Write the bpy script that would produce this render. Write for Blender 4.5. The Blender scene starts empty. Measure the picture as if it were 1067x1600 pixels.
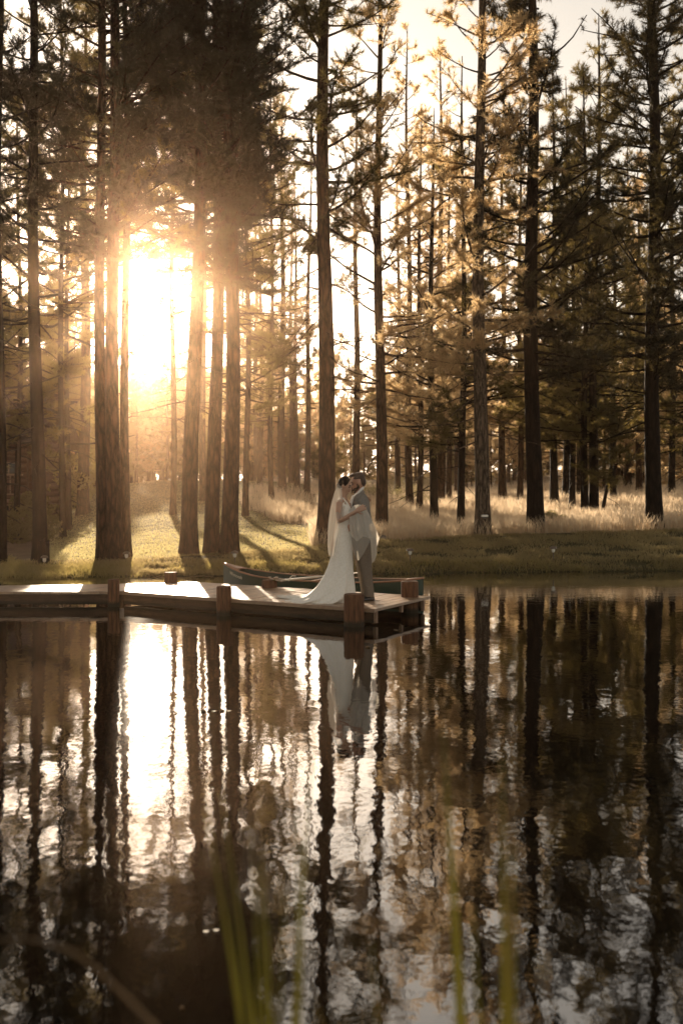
import bpy, bmesh, math, random
import numpy as np
from mathutils import Vector, Matrix, noise as mnoise

random.seed(7)
rng = np.random.default_rng(7)
scene = bpy.context.scene
COL = scene.collection
F = 1555.0            # focal length in photo pixels (35 mm lens)
CX, HY, CAMZ = 533.5, 757.0, 1.88

def gx(px, D): return (px - CX) / F * D
def gz(py, D): return CAMZ - (py - HY) / F * D
def W(px, py, D): return Vector((gx(px, D), D, gz(py, D)))

SUN = Vector(((215 - CX) / F, 1.0, (HY - 437) / F)).normalized()
SUN_EL = math.asin(SUN.z)
SUN_AZ = math.atan2(SUN.x, SUN.y)

# ------------------------------------------------------------------ helpers
def tag(o, label=None, cat=None, group=None, kind=None):
    if label: o['label'] = label
    if cat: o['category'] = cat
    if group: o['group'] = group
    if kind: o['kind'] = kind
    return o

def empty(name, loc, label, cat, group=None, rotz=0.0):
    o = bpy.data.objects.new(name, None)
    o.empty_display_size = 0.2
    COL.objects.link(o)
    o.location = loc
    o.rotation_euler = (0, 0, rotz)
    return tag(o, label, cat, group)

def link_mesh(name, me, mat=None, parent=None, smooth=False, keep_world=True):
    o = bpy.data.objects.new(name, me)
    COL.objects.link(o)
    if mat is not None:
        me.materials.clear()
        me.materials.append(mat)
    if smooth:
        me.polygons.foreach_set('use_smooth', np.ones(len(me.polygons), dtype=bool))
    if parent is not None:
        o.parent = parent
        if keep_world:      # geometry given in world coordinates
            loc = parent.location
            rz = parent.rotation_euler.z
            par = parent.parent
            m = Matrix.Translation(loc) @ Matrix.Rotation(rz, 4, 'Z')
            if par is not None:
                m = Matrix.Translation(par.location) @ Matrix.Rotation(par.rotation_euler.z, 4, 'Z') @ m
            me.transform(m.inverted())
    return o

class MB:
    """collects shapes, links them as one mesh object"""
    def __init__(self):
        self.v = []; self.f = []
    def add(self, vs, fs):
        n = len(self.v)
        self.v += [tuple(p) for p in vs]
        self.f += [tuple(i + n for i in f) for f in fs]
    def box(self, c, s, rz=0.0, tilt=0.0):
        m = Matrix.Translation(c) @ Matrix.Rotation(rz, 4, 'Z') @ Matrix.Rotation(tilt, 4, 'X')
        vs = [m @ Vector((sx * s[0] / 2, sy * s[1] / 2, sz * s[2] / 2)) for sx in (-1, 1) for sy in (-1, 1) for sz in (-1, 1)]
        self.add(vs, [(0, 1, 3, 2), (4, 6, 7, 5), (0, 4, 5, 1), (2, 3, 7, 6), (0, 2, 6, 4), (1, 5, 7, 3)])
    def tube(self, pts, radii, n=8, cap=True, flat=1.0):
        pts = [Vector(p) for p in pts]
        if not hasattr(radii, '__len__'): radii = [radii] * len(pts)
        rings = []
        up = None
        for i, p in enumerate(pts):
            d = (pts[min(i + 1, len(pts) - 1)] - pts[max(i - 1, 0)]).normalized()
            if up is None:
                a = Vector((0, 0, 1)) if abs(d.z) < 0.9 else Vector((1, 0, 0))
                up = (a - d * a.dot(d)).normalized()
            else:
                up = (up - d * up.dot(d)).normalized()
            side = d.cross(up)
            r = radii[i]
            rings.append([p + (up * math.cos(2 * math.pi * k / n) * r * flat + side * math.sin(2 * math.pi * k / n) * r) for k in range(n)])
        self.loft(rings, cap, cap)
    def loft(self, rings, cap0=True, cap1=True, closed=True):
        n = len(rings[0]); vs = [p for r in rings for p in r]; fs = []
        for i in range(len(rings) - 1):
            for k in range(n if closed else n - 1):
                a = i * n + k; b = i * n + (k + 1) % n
                fs.append((a, b, b + n, a + n))
        if cap0 and closed: fs.append(tuple(reversed(range(n))))
        if cap1 and closed: fs.append(tuple((len(rings) - 1) * n + k for k in range(n)))
        self.add(vs, fs)
    def ellipsoid(self, c, r, nu=16, nv=10, rot=None):
        c = Vector(c); rings = []
        rot = rot or Matrix.Identity(3)
        vs = []; fs = []
        for j in range(nv + 1):
            t = math.pi * j / nv
            for i in range(nu):
                p = 2 * math.pi * i / nu
                vs.append(c + rot @ Vector((r[0] * math.sin(t) * math.cos(p), r[1] * math.sin(t) * math.sin(p), r[2] * math.cos(t))))
        for j in range(nv):
            for i in range(nu):
                a = j * nu + i; b = j * nu + (i + 1) % nu
                fs.append((a, a + nu, b + nu, b))
        self.add(vs, fs)
    def mesh(self, name):
        me = bpy.data.meshes.new(name)
        me.from_pydata(self.v, [], self.f)
        me.validate(); me.update()
        return me
    def build(self, name, mat, parent=None, smooth=False, bevel=0.0, keep_world=True):
        me = self.mesh(name)
        bm = bmesh.new(); bm.from_mesh(me)
        bmesh.ops.remove_doubles(bm, verts=bm.verts, dist=1e-5)
        bmesh.ops.recalc_face_normals(bm, faces=bm.faces)
        if bevel:
            es = [e for e in bm.edges if len(e.link_faces) == 2 and e.calc_face_angle(0) > 0.6]
            bmesh.ops.bevel(bm, geom=es, offset=bevel, segments=2, affect='EDGES', profile=0.6)
        bm.to_mesh(me); bm.free()
        o = link_mesh(name, me, mat, parent, smooth, keep_world)
        if smooth:
            try: me.set_sharp_from_angle(angle=math.radians(50))
            except Exception: pass
        return o

def np_mesh(name, v, loops, starts):
    me = bpy.data.meshes.new(name)
    me.vertices.add(len(v)); me.vertices.foreach_set('co', np.asarray(v, np.float32).ravel())
    me.loops.add(len(loops)); me.loops.foreach_set('vertex_index', np.asarray(loops, np.int32))
    me.polygons.add(len(starts)); me.polygons.foreach_set('loop_start', np.asarray(starts, np.int32))
    me.update(calc_edges=True)
    return me

def tri_mesh(name, v):
    n = len(v) // 3
    return np_mesh(name, v, np.arange(3 * n), np.arange(n) * 3)

def remeshed(name, mb, voxel, smooth_it=3):
    me = mb.mesh(name + '_raw')
    o = bpy.data.objects.new(name + '_raw', me); COL.objects.link(o)
    m = o.modifiers.new('r', 'REMESH'); m.mode = 'VOXEL'; m.voxel_size = voxel
    if smooth_it:
        s = o.modifiers.new('s', 'SMOOTH'); s.iterations = smooth_it; s.factor = 0.5
    dg = bpy.context.evaluated_depsgraph_get()
    out = bpy.data.meshes.new_from_object(o.evaluated_get(dg))
    out.name = name
    bpy.data.objects.remove(o); bpy.data.meshes.remove(me)
    return out

# ------------------------------------------------------------------ materials
def new_mat(name):
    m = bpy.data.materials.new(name); m.use_nodes = True
    nt = m.node_tree; nt.nodes.clear()
    out = nt.nodes.new('ShaderNodeOutputMaterial')
    return m, nt, out

def N(nt, kind, **kw):
    n = nt.nodes.new(kind)
    for k, v in kw.items():
        if k in n.inputs: n.inputs[k].default_value = v
        else: setattr(n, k, v)
    return n

def c4(c): return (c[0], c[1], c[2], 1.0)

def noise_mat(name, c1, c2, scale=8.0, rough=0.7, stretch=(1, 1, 1), bump=0.0, bump_scale=None, spec=0.3, c3=None, detail=5.0, coat=0.0, dist=0.02, randomize=0.0):
    m, nt, out = new_mat(name)
    tc = N(nt, 'ShaderNodeTexCoord')
    mp = N(nt, 'ShaderNodeMapping'); mp.inputs['Scale'].default_value = stretch
    nt.links.new(tc.outputs['Object'], mp.inputs['Vector'])
    nz = N(nt, 'ShaderNodeTexNoise', Scale=scale, Detail=detail, Roughness=0.65)
    nt.links.new(mp.outputs[0], nz.inputs['Vector'])
    rp = N(nt, 'ShaderNodeValToRGB')
    rp.color_ramp.elements[0].position = 0.32; rp.color_ramp.elements[0].color = c4(c1)
    rp.color_ramp.elements[1].position = 0.68; rp.color_ramp.elements[1].color = c4(c2)
    if c3:
        e = rp.color_ramp.elements.new(0.5); e.color = c4(c3)
    nt.links.new(nz.outputs['Fac'], rp.inputs['Fac'])
    bs = N(nt, 'ShaderNodeBsdfPrincipled', Roughness=rough)
    bs.inputs['Specular IOR Level'].default_value = spec
    bs.inputs['Coat Weight'].default_value = coat
    colout = rp.outputs['Color']
    if randomize:
        oi = N(nt, 'ShaderNodeObjectInfo')
        hs = N(nt, 'ShaderNodeHueSaturation')
        mr = N(nt, 'ShaderNodeMapRange'); mr.inputs['To Min'].default_value = 1 - randomize; mr.inputs['To Max'].default_value = 1 + randomize
        nt.links.new(oi.outputs['Random'], mr.inputs['Value']); nt.links.new(mr.outputs[0], hs.inputs['Value'])
        nt.links.new(colout, hs.inputs['Color']); colout = hs.outputs['Color']
    nt.links.new(colout, bs.inputs['Base Color'])
    if bump:
        n2 = N(nt, 'ShaderNodeTexNoise', Scale=bump_scale or scale * 3, Detail=6.0, Roughness=0.7)
        nt.links.new(mp.outputs[0], n2.inputs['Vector'])
        bp = N(nt, 'ShaderNodeBump', Strength=bump, Distance=dist)
        nt.links.new(n2.outputs['Fac'], bp.inputs['Height'])
        nt.links.new(bp.outputs[0], bs.inputs['Normal'])
    nt.links.new(bs.outputs[0], out.inputs['Surface'])
    return m

def leaf_mat(name, c1, c2, trans, tw=0.45, scale=1.2, gloss=0.04):
    """thin leaves, needles and grass blades: diffuse with light passing through"""
    m, nt, out = new_mat(name)
    tc = N(nt, 'ShaderNodeTexCoord')
    nz = N(nt, 'ShaderNodeTexNoise', Scale=scale, Detail=3.0)
    nt.links.new(tc.outputs['Object'], nz.inputs['Vector'])
    rp = N(nt, 'ShaderNodeValToRGB')
    rp.color_ramp.elements[0].position = 0.35; rp.color_ramp.elements[0].color = c4(c1)
    rp.color_ramp.elements[1].position = 0.65; rp.color_ramp.elements[1].color = c4(c2)
    nt.links.new(nz.outputs['Fac'], rp.inputs['Fac'])
    d = N(nt, 'ShaderNodeBsdfDiffuse'); nt.links.new(rp.outputs['Color'], d.inputs['Color'])
    t = N(nt, 'ShaderNodeBsdfTranslucent', Color=c4(trans))
    mx = N(nt, 'ShaderNodeMixShader', Fac=tw)
    nt.links.new(d.outputs[0], mx.inputs[1]); nt.links.new(t.outputs[0], mx.inputs[2])
    g = N(nt, 'ShaderNodeBsdfGlossy', Roughness=0.45); g.inputs['Color'].default_value = (0.8, 0.8, 0.8, 1)
    m2 = N(nt, 'ShaderNodeMixShader', Fac=gloss)
    nt.links.new(mx.outputs[0], m2.inputs[1]); nt.links.new(g.outputs[0], m2.inputs[2])
    nt.links.new(m2.outputs[0], out.inputs['Surface'])
    return m

def bark_mat(name, dark, mid, lite):
    m, nt, out = new_mat(name)
    tc = N(nt, 'ShaderNodeTexCoord')
    mp = N(nt, 'ShaderNodeMapping'); mp.inputs['Scale'].default_value = (9, 9, 2.0)
    nt.links.new(tc.outputs['Object'], mp.inputs['Vector'])
    nz = N(nt, 'ShaderNodeTexNoise', Scale=0.8, Detail=4.0); nt.links.new(mp.outputs[0], nz.inputs['Vector'])
    ad = N(nt, 'ShaderNodeVectorMath', operation='MULTIPLY_ADD'); ad.inputs[1].default_value = (0.9, 0.9, 0.9)
    nt.links.new(nz.outputs['Color'], ad.inputs[0]); nt.links.new(mp.outputs[0], ad.inputs[2])
    vo = N(nt, 'ShaderNodeTexVoronoi', Scale=1.0, feature='DISTANCE_TO_EDGE'); nt.links.new(ad.outputs[0], vo.inputs['Vector'])
    n2 = N(nt, 'ShaderNodeTexNoise', Scale=3.2, Detail=6.0, Roughness=0.7); nt.links.new(mp.outputs[0], n2.inputs['Vector'])
    rp = N(nt, 'ShaderNodeValToRGB')
    rp.color_ramp.elements[0].position = 0.0; rp.color_ramp.elements[0].color = c4(dark)
    rp.color_ramp.elements[1].position = 0.35; rp.color_ramp.elements[1].color = c4(mid)
    nt.links.new(vo.outputs['Distance'], rp.inputs['Fac'])
    mx = N(nt, 'ShaderNodeMix', data_type='RGBA')
    r2 = N(nt, 'ShaderNodeValToRGB'); r2.color_ramp.elements[0].position = 0.5; r2.color_ramp.elements[1].position = 0.72
    nt.links.new(n2.outputs['Fac'], r2.inputs['Fac']); nt.links.new(r2.outputs['Color'], mx.inputs['Factor'])
    nt.links.new(rp.outputs['Color'], mx.inputs['A']); mx.inputs['B'].default_value = c4(lite)
    bs = N(nt, 'ShaderNodeBsdfPrincipled', Roughness=0.9); bs.inputs['Specular IOR Level'].default_value = 0.15
    nt.links.new(mx.outputs['Result'], bs.inputs['Base Color'])
    hm = N(nt, 'ShaderNodeMath', operation='MULTIPLY_ADD'); hm.inputs[1].default_value = 0.4
    nt.links.new(n2.outputs['Fac'], hm.inputs[0]); nt.links.new(vo.outputs['Distance'], hm.inputs[2])
    bp = N(nt, 'ShaderNodeBump', Strength=0.9, Distance=0.035)
    nt.links.new(hm.outputs[0], bp.inputs['Height']); nt.links.new(bp.outputs[0], bs.inputs['Normal'])
    nt.links.new(bs.outputs[0], out.inputs['Surface'])
    return m

M = {}
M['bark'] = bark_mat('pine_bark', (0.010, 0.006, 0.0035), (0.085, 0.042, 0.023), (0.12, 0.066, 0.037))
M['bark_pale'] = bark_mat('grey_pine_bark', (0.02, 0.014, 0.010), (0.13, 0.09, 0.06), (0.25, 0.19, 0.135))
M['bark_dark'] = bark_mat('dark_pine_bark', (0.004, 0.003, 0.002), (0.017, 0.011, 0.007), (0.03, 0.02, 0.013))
M['bark_aspen'] = noise_mat('aspen_bark', (0.10, 0.08, 0.06), (0.35, 0.30, 0.22), 4)
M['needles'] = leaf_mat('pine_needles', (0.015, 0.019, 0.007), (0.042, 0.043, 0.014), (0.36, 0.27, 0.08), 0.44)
M['needles_shaded'] = leaf_mat('shaded_pine_needles', (0.008, 0.010, 0.004), (0.020, 0.021, 0.008), (0.12, 0.09, 0.03), 0.32)  # shade of neighbouring trees put into the colour: darker copy of the needles
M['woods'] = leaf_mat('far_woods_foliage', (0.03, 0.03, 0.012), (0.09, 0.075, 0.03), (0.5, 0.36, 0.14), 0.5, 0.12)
M['needles_gold'] = leaf_mat('sunlit_pine_needles', (0.06, 0.055, 0.02), (0.11, 0.09, 0.035), (0.92, 0.68, 0.38), 0.72)  # gold glow of backlight put into the colour: brighter copy of the needles
M['leaves'] = leaf_mat('broad_leaves', (0.06, 0.065, 0.02), (0.12, 0.11, 0.04), (0.5, 0.4, 0.13), 0.5)
M['sage'] = leaf_mat('pale_shrub_leaves', (0.14, 0.13, 0.06), (0.25, 0.22, 0.11), (0.5, 0.42, 0.2), 0.45, 2.0)
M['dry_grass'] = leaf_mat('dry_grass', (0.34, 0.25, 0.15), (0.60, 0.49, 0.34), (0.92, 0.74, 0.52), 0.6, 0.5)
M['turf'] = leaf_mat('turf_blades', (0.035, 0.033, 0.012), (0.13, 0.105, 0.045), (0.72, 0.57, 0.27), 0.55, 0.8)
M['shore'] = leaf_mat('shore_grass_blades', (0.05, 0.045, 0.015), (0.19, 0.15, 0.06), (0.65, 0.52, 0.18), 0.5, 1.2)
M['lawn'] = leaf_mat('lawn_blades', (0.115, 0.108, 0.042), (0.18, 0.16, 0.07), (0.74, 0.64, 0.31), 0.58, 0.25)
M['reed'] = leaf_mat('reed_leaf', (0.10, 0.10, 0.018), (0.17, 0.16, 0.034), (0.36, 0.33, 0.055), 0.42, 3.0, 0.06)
M['reed_brown'] = leaf_mat('dry_reed_leaf', (0.12, 0.085, 0.035), (0.18, 0.125, 0.055), (0.26, 0.17, 0.07), 0.42, 3.0, 0.06)
M['plank'] = noise_mat('dock_planks', (0.26, 0.16, 0.095), (0.42, 0.28, 0.175), 2.2, 0.33, (3, 3, 3), 0.25, 14, 0.6, randomize=0.0)
M['beam'] = noise_mat('dock_beam_wood', (0.06, 0.036, 0.022), (0.12, 0.075, 0.045), 5, 0.75, (1, 1, 4), 0.4, 20)
M['post'] = noise_mat('post_wood', (0.045, 0.02, 0.010), (0.20, 0.095, 0.045), 7, 0.75, (3.5, 3.5, 0.45), 0.9, 9, 0.25, c3=(0.12, 0.055, 0.027))
def wet_foot(m):
    # posts stay dark and slimy just above the waterline
    nt = m.node_tree; bs = next(n for n in nt.nodes if n.type == 'BSDF_PRINCIPLED'); src = bs.inputs['Base Color'].links[0].from_socket
    ge = N(nt, 'ShaderNodeNewGeometry'); sx = N(nt, 'ShaderNodeSeparateXYZ'); nt.links.new(ge.outputs['Position'], sx.inputs[0])
    nz = N(nt, 'ShaderNodeTexNoise', Scale=22.0); ad = N(nt, 'ShaderNodeMath', operation='MULTIPLY_ADD'); ad.inputs[1].default_value = 0.09
    nt.links.new(nz.outputs['Fac'], ad.inputs[0]); nt.links.new(sx.outputs['Z'], ad.inputs[2])
    mr = N(nt, 'ShaderNodeMapRange'); mr.inputs['From Min'].default_value = 0.09; mr.inputs['From Max'].default_value = 0.14
    nt.links.new(ad.outputs[0], mr.inputs['Value'])
    mx = N(nt, 'ShaderNodeMix', data_type='RGBA'); mx.inputs['A'].default_value = (0.022, 0.019, 0.011, 1)
    nt.links.new(mr.outputs[0], mx.inputs['Factor']); nt.links.new(src, mx.inputs['B']); nt.links.new(mx.outputs['Result'], bs.inputs['Base Color'])
def per_board(m):
    # every board has a tone of its own
    nt = m.node_tree; bs = next(n for n in nt.nodes if n.type == 'BSDF_PRINCIPLED'); src = bs.inputs['Base Color'].links[0].from_socket
    ge = N(nt, 'ShaderNodeNewGeometry'); mr = N(nt, 'ShaderNodeMapRange'); mr.inputs['To Min'].default_value = 0.68; mr.inputs['To Max'].default_value = 1.15
    nt.links.new(ge.outputs['Random Per Island'], mr.inputs['Value'])
    hs = N(nt, 'ShaderNodeHueSaturation'); nt.links.new(mr.outputs[0], hs.inputs['Value']); nt.links.new(src, hs.inputs['Color']); nt.links.new(hs.outputs[0], bs.inputs['Base Color'])
per_board(M['plank'])
wet_foot(M['post']); wet_foot(M['beam'])
M['hull'] = noise_mat('green_canoe_hull', (0.018, 0.04, 0.027), (0.025, 0.052, 0.034), 5, 0.33, bump=0.04, spec=0.5)
M['canoe_in'] = noise_mat('canoe_inside', (0.03, 0.045, 0.032), (0.06, 0.07, 0.05), 7, 0.6)
M['gunwale'] = noise_mat('varnished_wood', (0.26, 0.12, 0.06), (0.38, 0.19, 0.10), 8, 0.3, (1, 6, 6), spec=0.5)
M['paddle'] = noise_mat('pale_paddle', (0.62, 0.56, 0.46), (0.74, 0.68, 0.58), 8, 0.4)
M['cream'] = noise_mat('cream_paint', (0.66, 0.60, 0.46), (0.72, 0.66, 0.52), 8, 0.5)
M['dress'] = noise_mat('ivory_lace', (0.76, 0.71, 0.62), (0.88, 0.84, 0.77), 38, 0.7, bump=0.3, bump_scale=55, spec=0.25, dist=0.004)
M['skin_b'] = noise_mat('bride_skin', (0.42, 0.25, 0.17), (0.48, 0.29, 0.20), 12, 0.5, spec=0.35)
M['skin_g'] = noise_mat('groom_skin', (0.40, 0.22, 0.15), (0.46, 0.26, 0.175), 12, 0.5, spec=0.35)
M['hair_dark'] = noise_mat('dark_hair', (0.010, 0.007, 0.005), (0.03, 0.019, 0.012), 30, 0.6, (1, 1, 5), 0.4, 40, 0.15)
M['hair_brown'] = noise_mat('brown_hair', (0.035, 0.021, 0.013), (0.085, 0.05, 0.03), 30, 0.5, (1, 1, 5), 0.5, 40, 0.4)
M['beard'] = noise_mat('dark_beard', (0.02, 0.011, 0.007), (0.045, 0.025, 0.014), 40, 0.7)
M['suit'] = noise_mat('grey_suit_wool', (0.155, 0.143, 0.125), (0.215, 0.20, 0.178), 60, 0.8, bump=0.15, bump_scale=120, spec=0.15, dist=0.002)
M['trouser'] = noise_mat('grey_trouser_wool', (0.14, 0.115, 0.09), (0.195, 0.162, 0.128), 60, 0.8, bump=0.15, bump_scale=120, spec=0.15, dist=0.002)
M['shirt'] = noise_mat('white_shirt', (0.74, 0.70, 0.64), (0.80, 0.77, 0.72), 30, 0.7)
M['shoe'] = noise_mat('black_leather', (0.012, 0.010, 0.009), (0.02, 0.017, 0.014), 10, 0.25, spec=0.6)
M['eye'] = noise_mat('dark_eye', (0.012, 0.008, 0.006), (0.02, 0.013, 0.01), 10, 0.3)
M['lip'] = noise_mat('lip_skin', (0.30, 0.11, 0.085), (0.34, 0.13, 0.10), 10, 0.45)
M['pearl'] = noise_mat('pearl', (0.8, 0.75, 0.66), (0.85, 0.8, 0.72), 10, 0.2, spec=0.7)
M['flower'] = leaf_mat('white_petals', (0.70, 0.60, 0.52), (0.82, 0.74, 0.66), (0.8, 0.65, 0.5), 0.35, 30)
M['copper'] = noise_mat('lamp_metal', (0.09, 0.065, 0.045), (0.16, 0.11, 0.075), 20, 0.35, spec=0.6)
M['frost'] = noise_mat('frosted_lamp_lens', (0.75, 0.70, 0.62), (0.82, 0.78, 0.70), 20, 0.35, spec=0.5)
M['rock'] = noise_mat('grey_rock', (0.12, 0.10, 0.08), (0.26, 0.22, 0.18), 6, 0.85, bump=0.6, bump_scale=10)
M['rock_pale'] = noise_mat('pale_wet_rock', (0.30, 0.25, 0.20), (0.46, 0.40, 0.33), 6, 0.6, bump=0.5, bump_scale=10)
M['log_wall'] = noise_mat('cabin_log_wood', (0.06, 0.03, 0.018), (0.12, 0.06, 0.034), 3, 0.8, (0.6, 3, 6), 0.5, 8)
M['roof'] = noise_mat('cabin_shingles', (0.04, 0.03, 0.025), (0.08, 0.06, 0.05), 6, 0.9, bump=0.5)
M['trim'] = noise_mat('cabin_trim', (0.20, 0.13, 0.085), (0.28, 0.18, 0.12), 6, 0.7)
M['glass'] = noise_mat('dark_window_glass', (0.012, 0.018, 0.018), (0.018, 0.026, 0.026), 2, 0.08, spec=0.6)
M['stump'] = bark_mat('old_stump_wood', (0.008, 0.006, 0.005), (0.04, 0.025, 0.017), (0.07, 0.045, 0.03))

# veil tulle: thin, see-through cloth
def tulle(name, alpha):
    m, nt, out = new_mat(name)
    tr = N(nt, 'ShaderNodeBsdfTransparent')
    d = N(nt, 'ShaderNodeBsdfDiffuse', Color=(0.80, 0.76, 0.69, 1))
    t = N(nt, 'ShaderNodeBsdfTranslucent', Color=(0.80, 0.74, 0.64, 1))
    a = N(nt, 'ShaderNodeMixShader', Fac=0.5); nt.links.new(d.outputs[0], a.inputs[1]); nt.links.new(t.outputs[0], a.inputs[2])
    b = N(nt, 'ShaderNodeMixShader', Fac=alpha); nt.links.new(tr.outputs[0], b.inputs[1]); nt.links.new(a.outputs[0], b.inputs[2])
    nt.links.new(b.outputs[0], out.inputs['Surface'])
    return m
M['veil'] = tulle('veil_tulle', 0.42)
M['veil_thick'] = tulle('gathered_tulle', 0.70)

# water: dark pond, clear mirror with small ripples
def water_mat():
    m, nt, out = new_mat('pond_water')
    tc = N(nt, 'ShaderNodeTexCoord')
    mp = N(nt, 'ShaderNodeMapping'); mp.inputs['Scale'].default_value = (1.0, 0.75, 1.0)
    nt.links.new(tc.outputs['Object'], mp.inputs['Vector'])
    n1 = N(nt, 'ShaderNodeTexNoise', Scale=4.2, Detail=2.0, Roughness=0.5)
    n2 = N(nt, 'ShaderNodeTexNoise', Scale=21.0, Detail=2.0, Roughness=0.5)
    for n in (n1, n2): nt.links.new(mp.outputs[0], n.inputs['Vector'])
    ma = N(nt, 'ShaderNodeMath', operation='MULTIPLY_ADD'); ma.inputs[1].default_value = 0.2
    nt.links.new(n2.outputs['Fac'], ma.inputs[0]); nt.links.new(n1.outputs['Fac'], ma.inputs[2])
    bp = N(nt, 'ShaderNodeBump', Strength=0.056, Distance=0.03)
    nt.links.new(ma.outputs[0], bp.inputs['Height'])
    lw = N(nt, 'ShaderNodeFresnel', IOR=1.55)
    nt.links.new(bp.outputs[0], lw.inputs['Normal'])
    mr = N(nt, 'ShaderNodeMapRange'); mr.inputs['From Max'].default_value = 0.7; mr.inputs['To Min'].default_value = 0.16; mr.inputs['To Max'].default_value = 0.85
    nt.links.new(lw.outputs[0], mr.inputs['Value'])
    d = N(nt, 'ShaderNodeBsdfDiffuse', Color=(0.004, 0.003, 0.0018, 1))
    g = N(nt, 'ShaderNodeBsdfGlossy', Roughness=0.02, Color=(1, 1, 1, 1))
    nt.links.new(bp.outputs[0], g.inputs['Normal'])
    mx = N(nt, 'ShaderNodeMixShader'); nt.links.new(mr.outputs[0], mx.inputs[0])
    nt.links.new(d.outputs[0], mx.inputs[1]); nt.links.new(g.outputs[0], mx.inputs[2])
    nt.links.new(mx.outputs[0], out.inputs['Surface'])
    return m
M['water'] = water_mat()

def ground_mat():
    m, nt, out = new_mat('ground_cover')
    at = N(nt, 'ShaderNodeAttribute', attribute_name='cover')
    sp = N(nt, 'ShaderNodeSeparateColor'); nt.links.new(at.outputs['Color'], sp.inputs[0])
    tc = N(nt, 'ShaderNodeTexCoord')
    nz = N(nt, 'ShaderNodeTexNoise', Scale=1.4, Detail=8.0, Roughness=0.7); nt.links.new(tc.outputs['Object'], nz.inputs['Vector'])
    def ramp(a, b):
        r = N(nt, 'ShaderNodeValToRGB'); r.color_ramp.elements[0].position = 0.35; r.color_ramp.elements[1].position = 0.65
        r.color_ramp.elements[0].color = c4(a); r.color_ramp.elements[1].color = c4(b)
        nt.links.new(nz.outputs['Fac'], r.inputs['Fac']); return r.outputs['Color']
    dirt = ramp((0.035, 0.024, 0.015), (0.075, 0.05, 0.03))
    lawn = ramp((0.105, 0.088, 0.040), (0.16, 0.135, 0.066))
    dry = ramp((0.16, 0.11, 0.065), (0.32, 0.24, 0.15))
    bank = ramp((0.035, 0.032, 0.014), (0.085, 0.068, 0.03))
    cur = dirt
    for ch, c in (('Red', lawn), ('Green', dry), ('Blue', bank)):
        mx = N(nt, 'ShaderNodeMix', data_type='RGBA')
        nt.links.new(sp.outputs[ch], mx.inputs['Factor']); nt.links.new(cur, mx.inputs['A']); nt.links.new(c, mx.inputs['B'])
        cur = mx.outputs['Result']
    bs = N(nt, 'ShaderNodeBsdfPrincipled', Roughness=0.95); bs.inputs['Specular IOR Level'].default_value = 0.1
    nt.links.new(cur, bs.inputs['Base Color'])
    n2 = N(nt, 'ShaderNodeTexNoise', Scale=14.0, Detail=6.0); nt.links.new(tc.outputs['Object'], n2.inputs['Vector'])
    bp = N(nt, 'ShaderNodeBump', Strength=0.7, Distance=0.05); nt.links.new(n2.outputs['Fac'], bp.inputs['Height'])
    nt.links.new(bp.outputs[0], bs.inputs['Normal'])
    nt.links.new(bs.outputs[0], out.inputs['Surface'])
    return m
M['ground'] = ground_mat()

# ------------------------------------------------------------------ terrain
# measured columns: photo x -> list of (distance, photo y) on the ground
COLS = {
    -60: [(19.6, 907), (20.4, 897), (21.8, 880), (26, 862), (32, 845), (45, 815), (60, 792), (85, 768), (130, 756), (400, 750)],
    60:  [(19.7, 906), (20.4, 897), (21.9, 878), (26, 860), (32, 838), (45, 800), (60, 778), (85, 766), (130, 757), (400, 752)],
    180: [(19.8, 905), (20.4, 897), (22.0, 876), (26, 856), (32, 830), (45, 785), (60, 757), (85, 757), (130, 756), (400, 752)],
    280: [(20.0, 904), (20.6, 895), (22.4, 870), (26, 852), (32, 826), (45, 780), (60, 750), (85, 754), (130, 755), (400, 752)],
    400: [(20.2, 902), (20.8, 892), (22.8, 864), (26, 848), (32, 824), (45, 779), (60, 752), (85, 754), (130, 754), (400, 752)],
    500: [(20.5, 900), (21.0, 890), (23.2, 855), (26, 842), (32, 820), (45, 783), (60, 757), (85, 754), (130, 752), (400, 750)],
    600: [(20.8, 897), (21.4, 884), (24.2, 844), (27, 835), (32, 818), (45, 788), (60, 770), (85, 754), (130, 748), (400, 742)],
    750: [(21.1, 895), (21.7, 880), (24.6, 838), (28, 830), (34, 812), (45, 790), (60, 772), (85, 757), (130, 746), (400, 738)],
    900: [(21.3, 894), (21.9, 878), (25.0, 834), (28, 826), (34, 812), (45, 786), (60, 766), (85, 750), (130, 740), (400, 734)],
    1067: [(21.5, 893), (22.1, 876), (25.4, 830), (28, 822), (34, 806), (45, 780), (60, 757), (85, 742), (130, 732), (400, 726)],
    1300: [(21.5, 893), (22.1, 876), (25.4, 830), (28, 822), (34, 804), (45, 776), (60, 752), (85, 738), (130, 728), (400, 722)],
}
CK = sorted(COLS)
GRID_D = np.concatenate([[19.2, 19.5], np.linspace(19.8, 26, 63), np.linspace(26.5, 60, 68), np.linspace(62, 130, 35), np.linspace(140, 400, 27)])
TAB = np.zeros((len(CK), len(GRID_D)))
for i, k in enumerate(CK):
    Ds = np.array([c[0] for c in COLS[k]]); zs = CAMZ - (np.array([c[1] for c in COLS[k]]) - HY) * Ds / F
    zs[0] = -0.04
    Ds = np.concatenate([[Ds[0] - 1.2], Ds]); zs = np.concatenate([[-0.6], zs])
    # smooth resample
    z = np.interp(GRID_D, Ds, zs)
    TAB[i] = z
KX = np.array(CK, float)

def vnoise(x, y):
    return mnoise.noise(Vector((x, y, 0.37)))

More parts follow.
